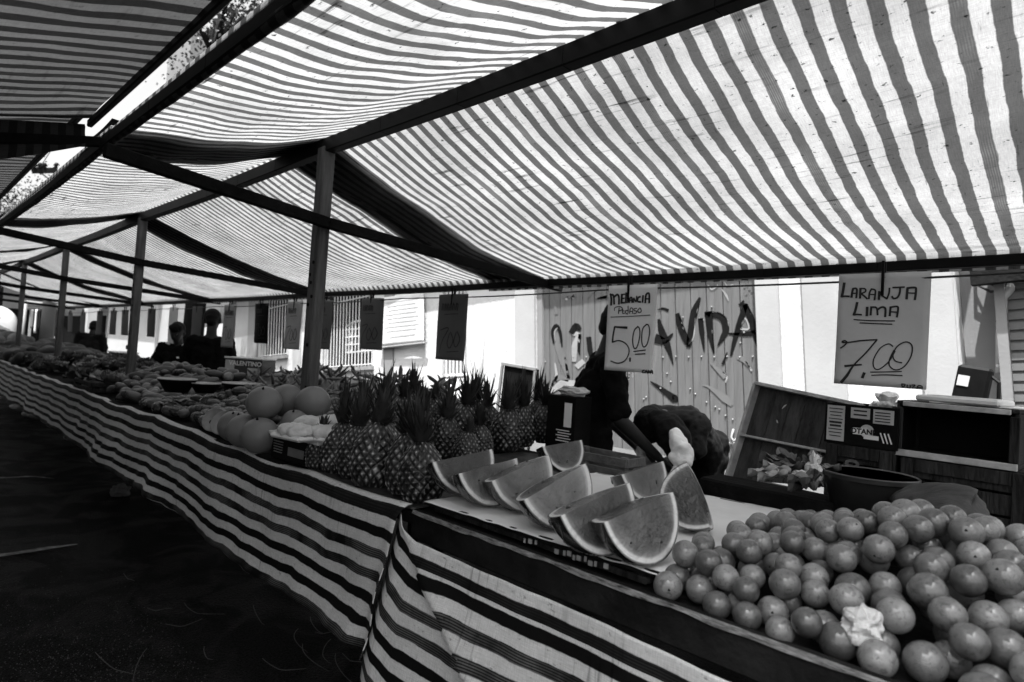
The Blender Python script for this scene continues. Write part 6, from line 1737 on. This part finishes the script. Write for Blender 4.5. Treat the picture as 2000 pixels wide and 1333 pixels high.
b = MB(); b.box(((q0.x + q1.x) / 2, q1.y + .6, q1.z / 2 + .2), (2.2, abs(q0.y - q1.y) + 1.2, q1.z), None, .02); b.build('wall', PAINT_GR, bl)
b = MB(); b.box(((q0.x + q1.x) / 2 + 1.11, q1.y + .5, q1.z - .9), (.04, .5, .8)); b.build('window', ROOM, bl)
# lighter jersey sheet and lamp on the far wall
lp = on_y(42, 567, 4.2); o = thing('wall_lamp', 'round pale lamp on a thin bracket above the van', 'lamp', tuple(lp))
b = MB(); b.ball(lp, .16, 14, 10); b.build('globe', PAINTED, o, True)
b = MB(); b.tube([lp, lp + Vector((-.1, .1, -.25)), lp + Vector((-.9, .3, -.45))], .03, 6); b.build('bracket', IRON, o, True)
b = MB(); b.tube([(lp.x - .9, lp.y + .3, 0), (lp.x - .9, lp.y + .3, lp.z - .4)], .06, 8); b.build('post', IRON, o, True)
# weighing scale and dark boxes near the second post
sc = on_y(240, 690, 2.62); o = thing('weighing_scale', 'dark table scale with a white pan beside the second post', 'scale', tuple(sc))
b = MB(); b.box((sc.x, sc.y, (TZ + sc.z) / 2), (.42, .3, sc.z - TZ), None, .01); b.build('body', BLACK, o)
b = MB(); b.box((sc.x, sc.y, sc.z + .012), (.5, .32, .02), None, .006); b.build('pan', WHITE, o)
b = MB(); b.box((sc.x, sc.y + .1, sc.z + .09), (.34, .06, .07), None, .01); b.build('display', BLACK, o)
b = MB(); b.beam((-15, 2.62, .885), (-6.2, 2.62, .885), .5, .03); tt = thing('side_table', 'long dark side table behind the far heaps', 'table', (-10, 2.62, 0)); b.build('tabletop', WOOD_DK, tt)
for xx in (-14.6, -11.5, -9, -6.5): b = MB(); b.beam((xx, 2.62, 0), (xx, 2.62, .868), .06, .06, (1, 0, 0)); b.build('leg', WOOD_DK, tt)
# ------------------------------------------------------------------ litter on the street
rr = random.Random(9)
STRAW = mat('straw', .06, .7, .3, 20)
for (px, py, ln, yaw, bnd) in ((385, 1200, .28, .4, .3), (360, 1225, .16, 1.3, .4), (500, 1205, .26, -.2, .1), (575, 1255, .26, -.3, .3), (640, 1240, .12, 1.0, .1), (600, 1290, .3, -.1, .25), (660, 1310, .28, -.25, .2), (630, 1280, .24, -.5, .3), (400, 1283, .14, -.1, .2), (215, 1305, .30, .25, .1), (265, 1310, .34, -.4, .1), (250, 1133, .16, .1, .05), (610, 1225, .20, -.2, .2), (690, 1295, .16, .3, .2), (310, 1195, .12, .9, .2), (545, 1310, .22, .5, .3)):
    p = on_z(px, py, .004); d = Vector((cos(yaw), sin(yaw), 0)); s = Vector((-d.y, d.x, 0)); b = MB()
    b.tube([p + d * ln * (t - .5) + s * (bnd * ln * (t - .5) ** 2 * 2) + Vector((0, 0, .003 + .012 * abs(sin(t * 3 + px)))) for t in frange(0, 1, 9)], [.0012, .0016, .002, .002, .002, .0018, .0016, .0014, .001], 5)
    tag(b.build('straw', STRAW, None, True), 'dry straw stalk scattered on the dark street in front of the cloth', 'straw', 'straw stalks littering the street')
for (px, py, s, lab) in ((235, 960, .11, 'crumpled dark wrapper on the street under the middle of the long cloth'), (500, 1090, .07, 'flattened dark leaf on the street below the long cloth'), (470, 1040, .06, 'small dull leaf on the street farther from the camera')):
    p = on_z(px, py, .02); crumple('litter', lab, 'litter', p, s, PAPER_DK if s > .1 else STRAW, int(px), (1, .8, .2 if s < .1 else .6))
for (px, py, r1, lab) in ((140, 862, .0, 'pair'), (30, 800, 0, ''), (55, 815, 0, '')):
    p = on_z(px, py, .0)
    for k in (0, 1):
        b = MB(); q = p + Vector((.0 + .25 * k, .06 * k, .045)); b.ball(q, (.13, .05, .045), 14, 10, Matrix.Rotation(.5 + k * .4, 3, 'Z')); tag(b.build('shoe', SHOE, None, True), 'worn pale shoe left on the ground under the far tables', 'shoe', 'shoes on the ground under the far tables')

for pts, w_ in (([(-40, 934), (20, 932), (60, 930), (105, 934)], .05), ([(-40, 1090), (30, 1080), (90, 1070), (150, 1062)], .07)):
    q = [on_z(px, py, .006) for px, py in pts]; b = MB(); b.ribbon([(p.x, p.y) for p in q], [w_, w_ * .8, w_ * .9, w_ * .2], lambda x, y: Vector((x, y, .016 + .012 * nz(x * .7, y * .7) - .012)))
    tag(b.build('road_streak', mat('pale_streak', .16, .7, .9, 14, .3, 60, .1)), kind='structure')  # pale tapering streaks laid flat on the asphalt
b = MB(); rr = random.Random(4)
for n in range(2600):
    p = on_z(rr.uniform(0, 760), 1333 - abs(rr.gauss(0, 1)) * 120, 0.0)
    if p.y > 1.05: continue
    s_ = rr.uniform(.0012, .0042); a = rr.uniform(0, 6.28); zz = .012 * nz(p.x * .7, p.y * .7) - .012
    b.add([(p.x + s_ * cos(a + t), p.y + s_ * sin(a + t), zz) for t in (0, 2.1, 4.2)] + [(p.x, p.y, zz + s_ * rr.uniform(.6, 1.3))], [(0, 1, 3), (1, 2, 3), (2, 0, 3)])
tag(b.build('grit', mat('street_grit', .07, .8, .9, 200)), 'loose grit and crumbs scattered over the dark street', 'grit', kind='stuff')
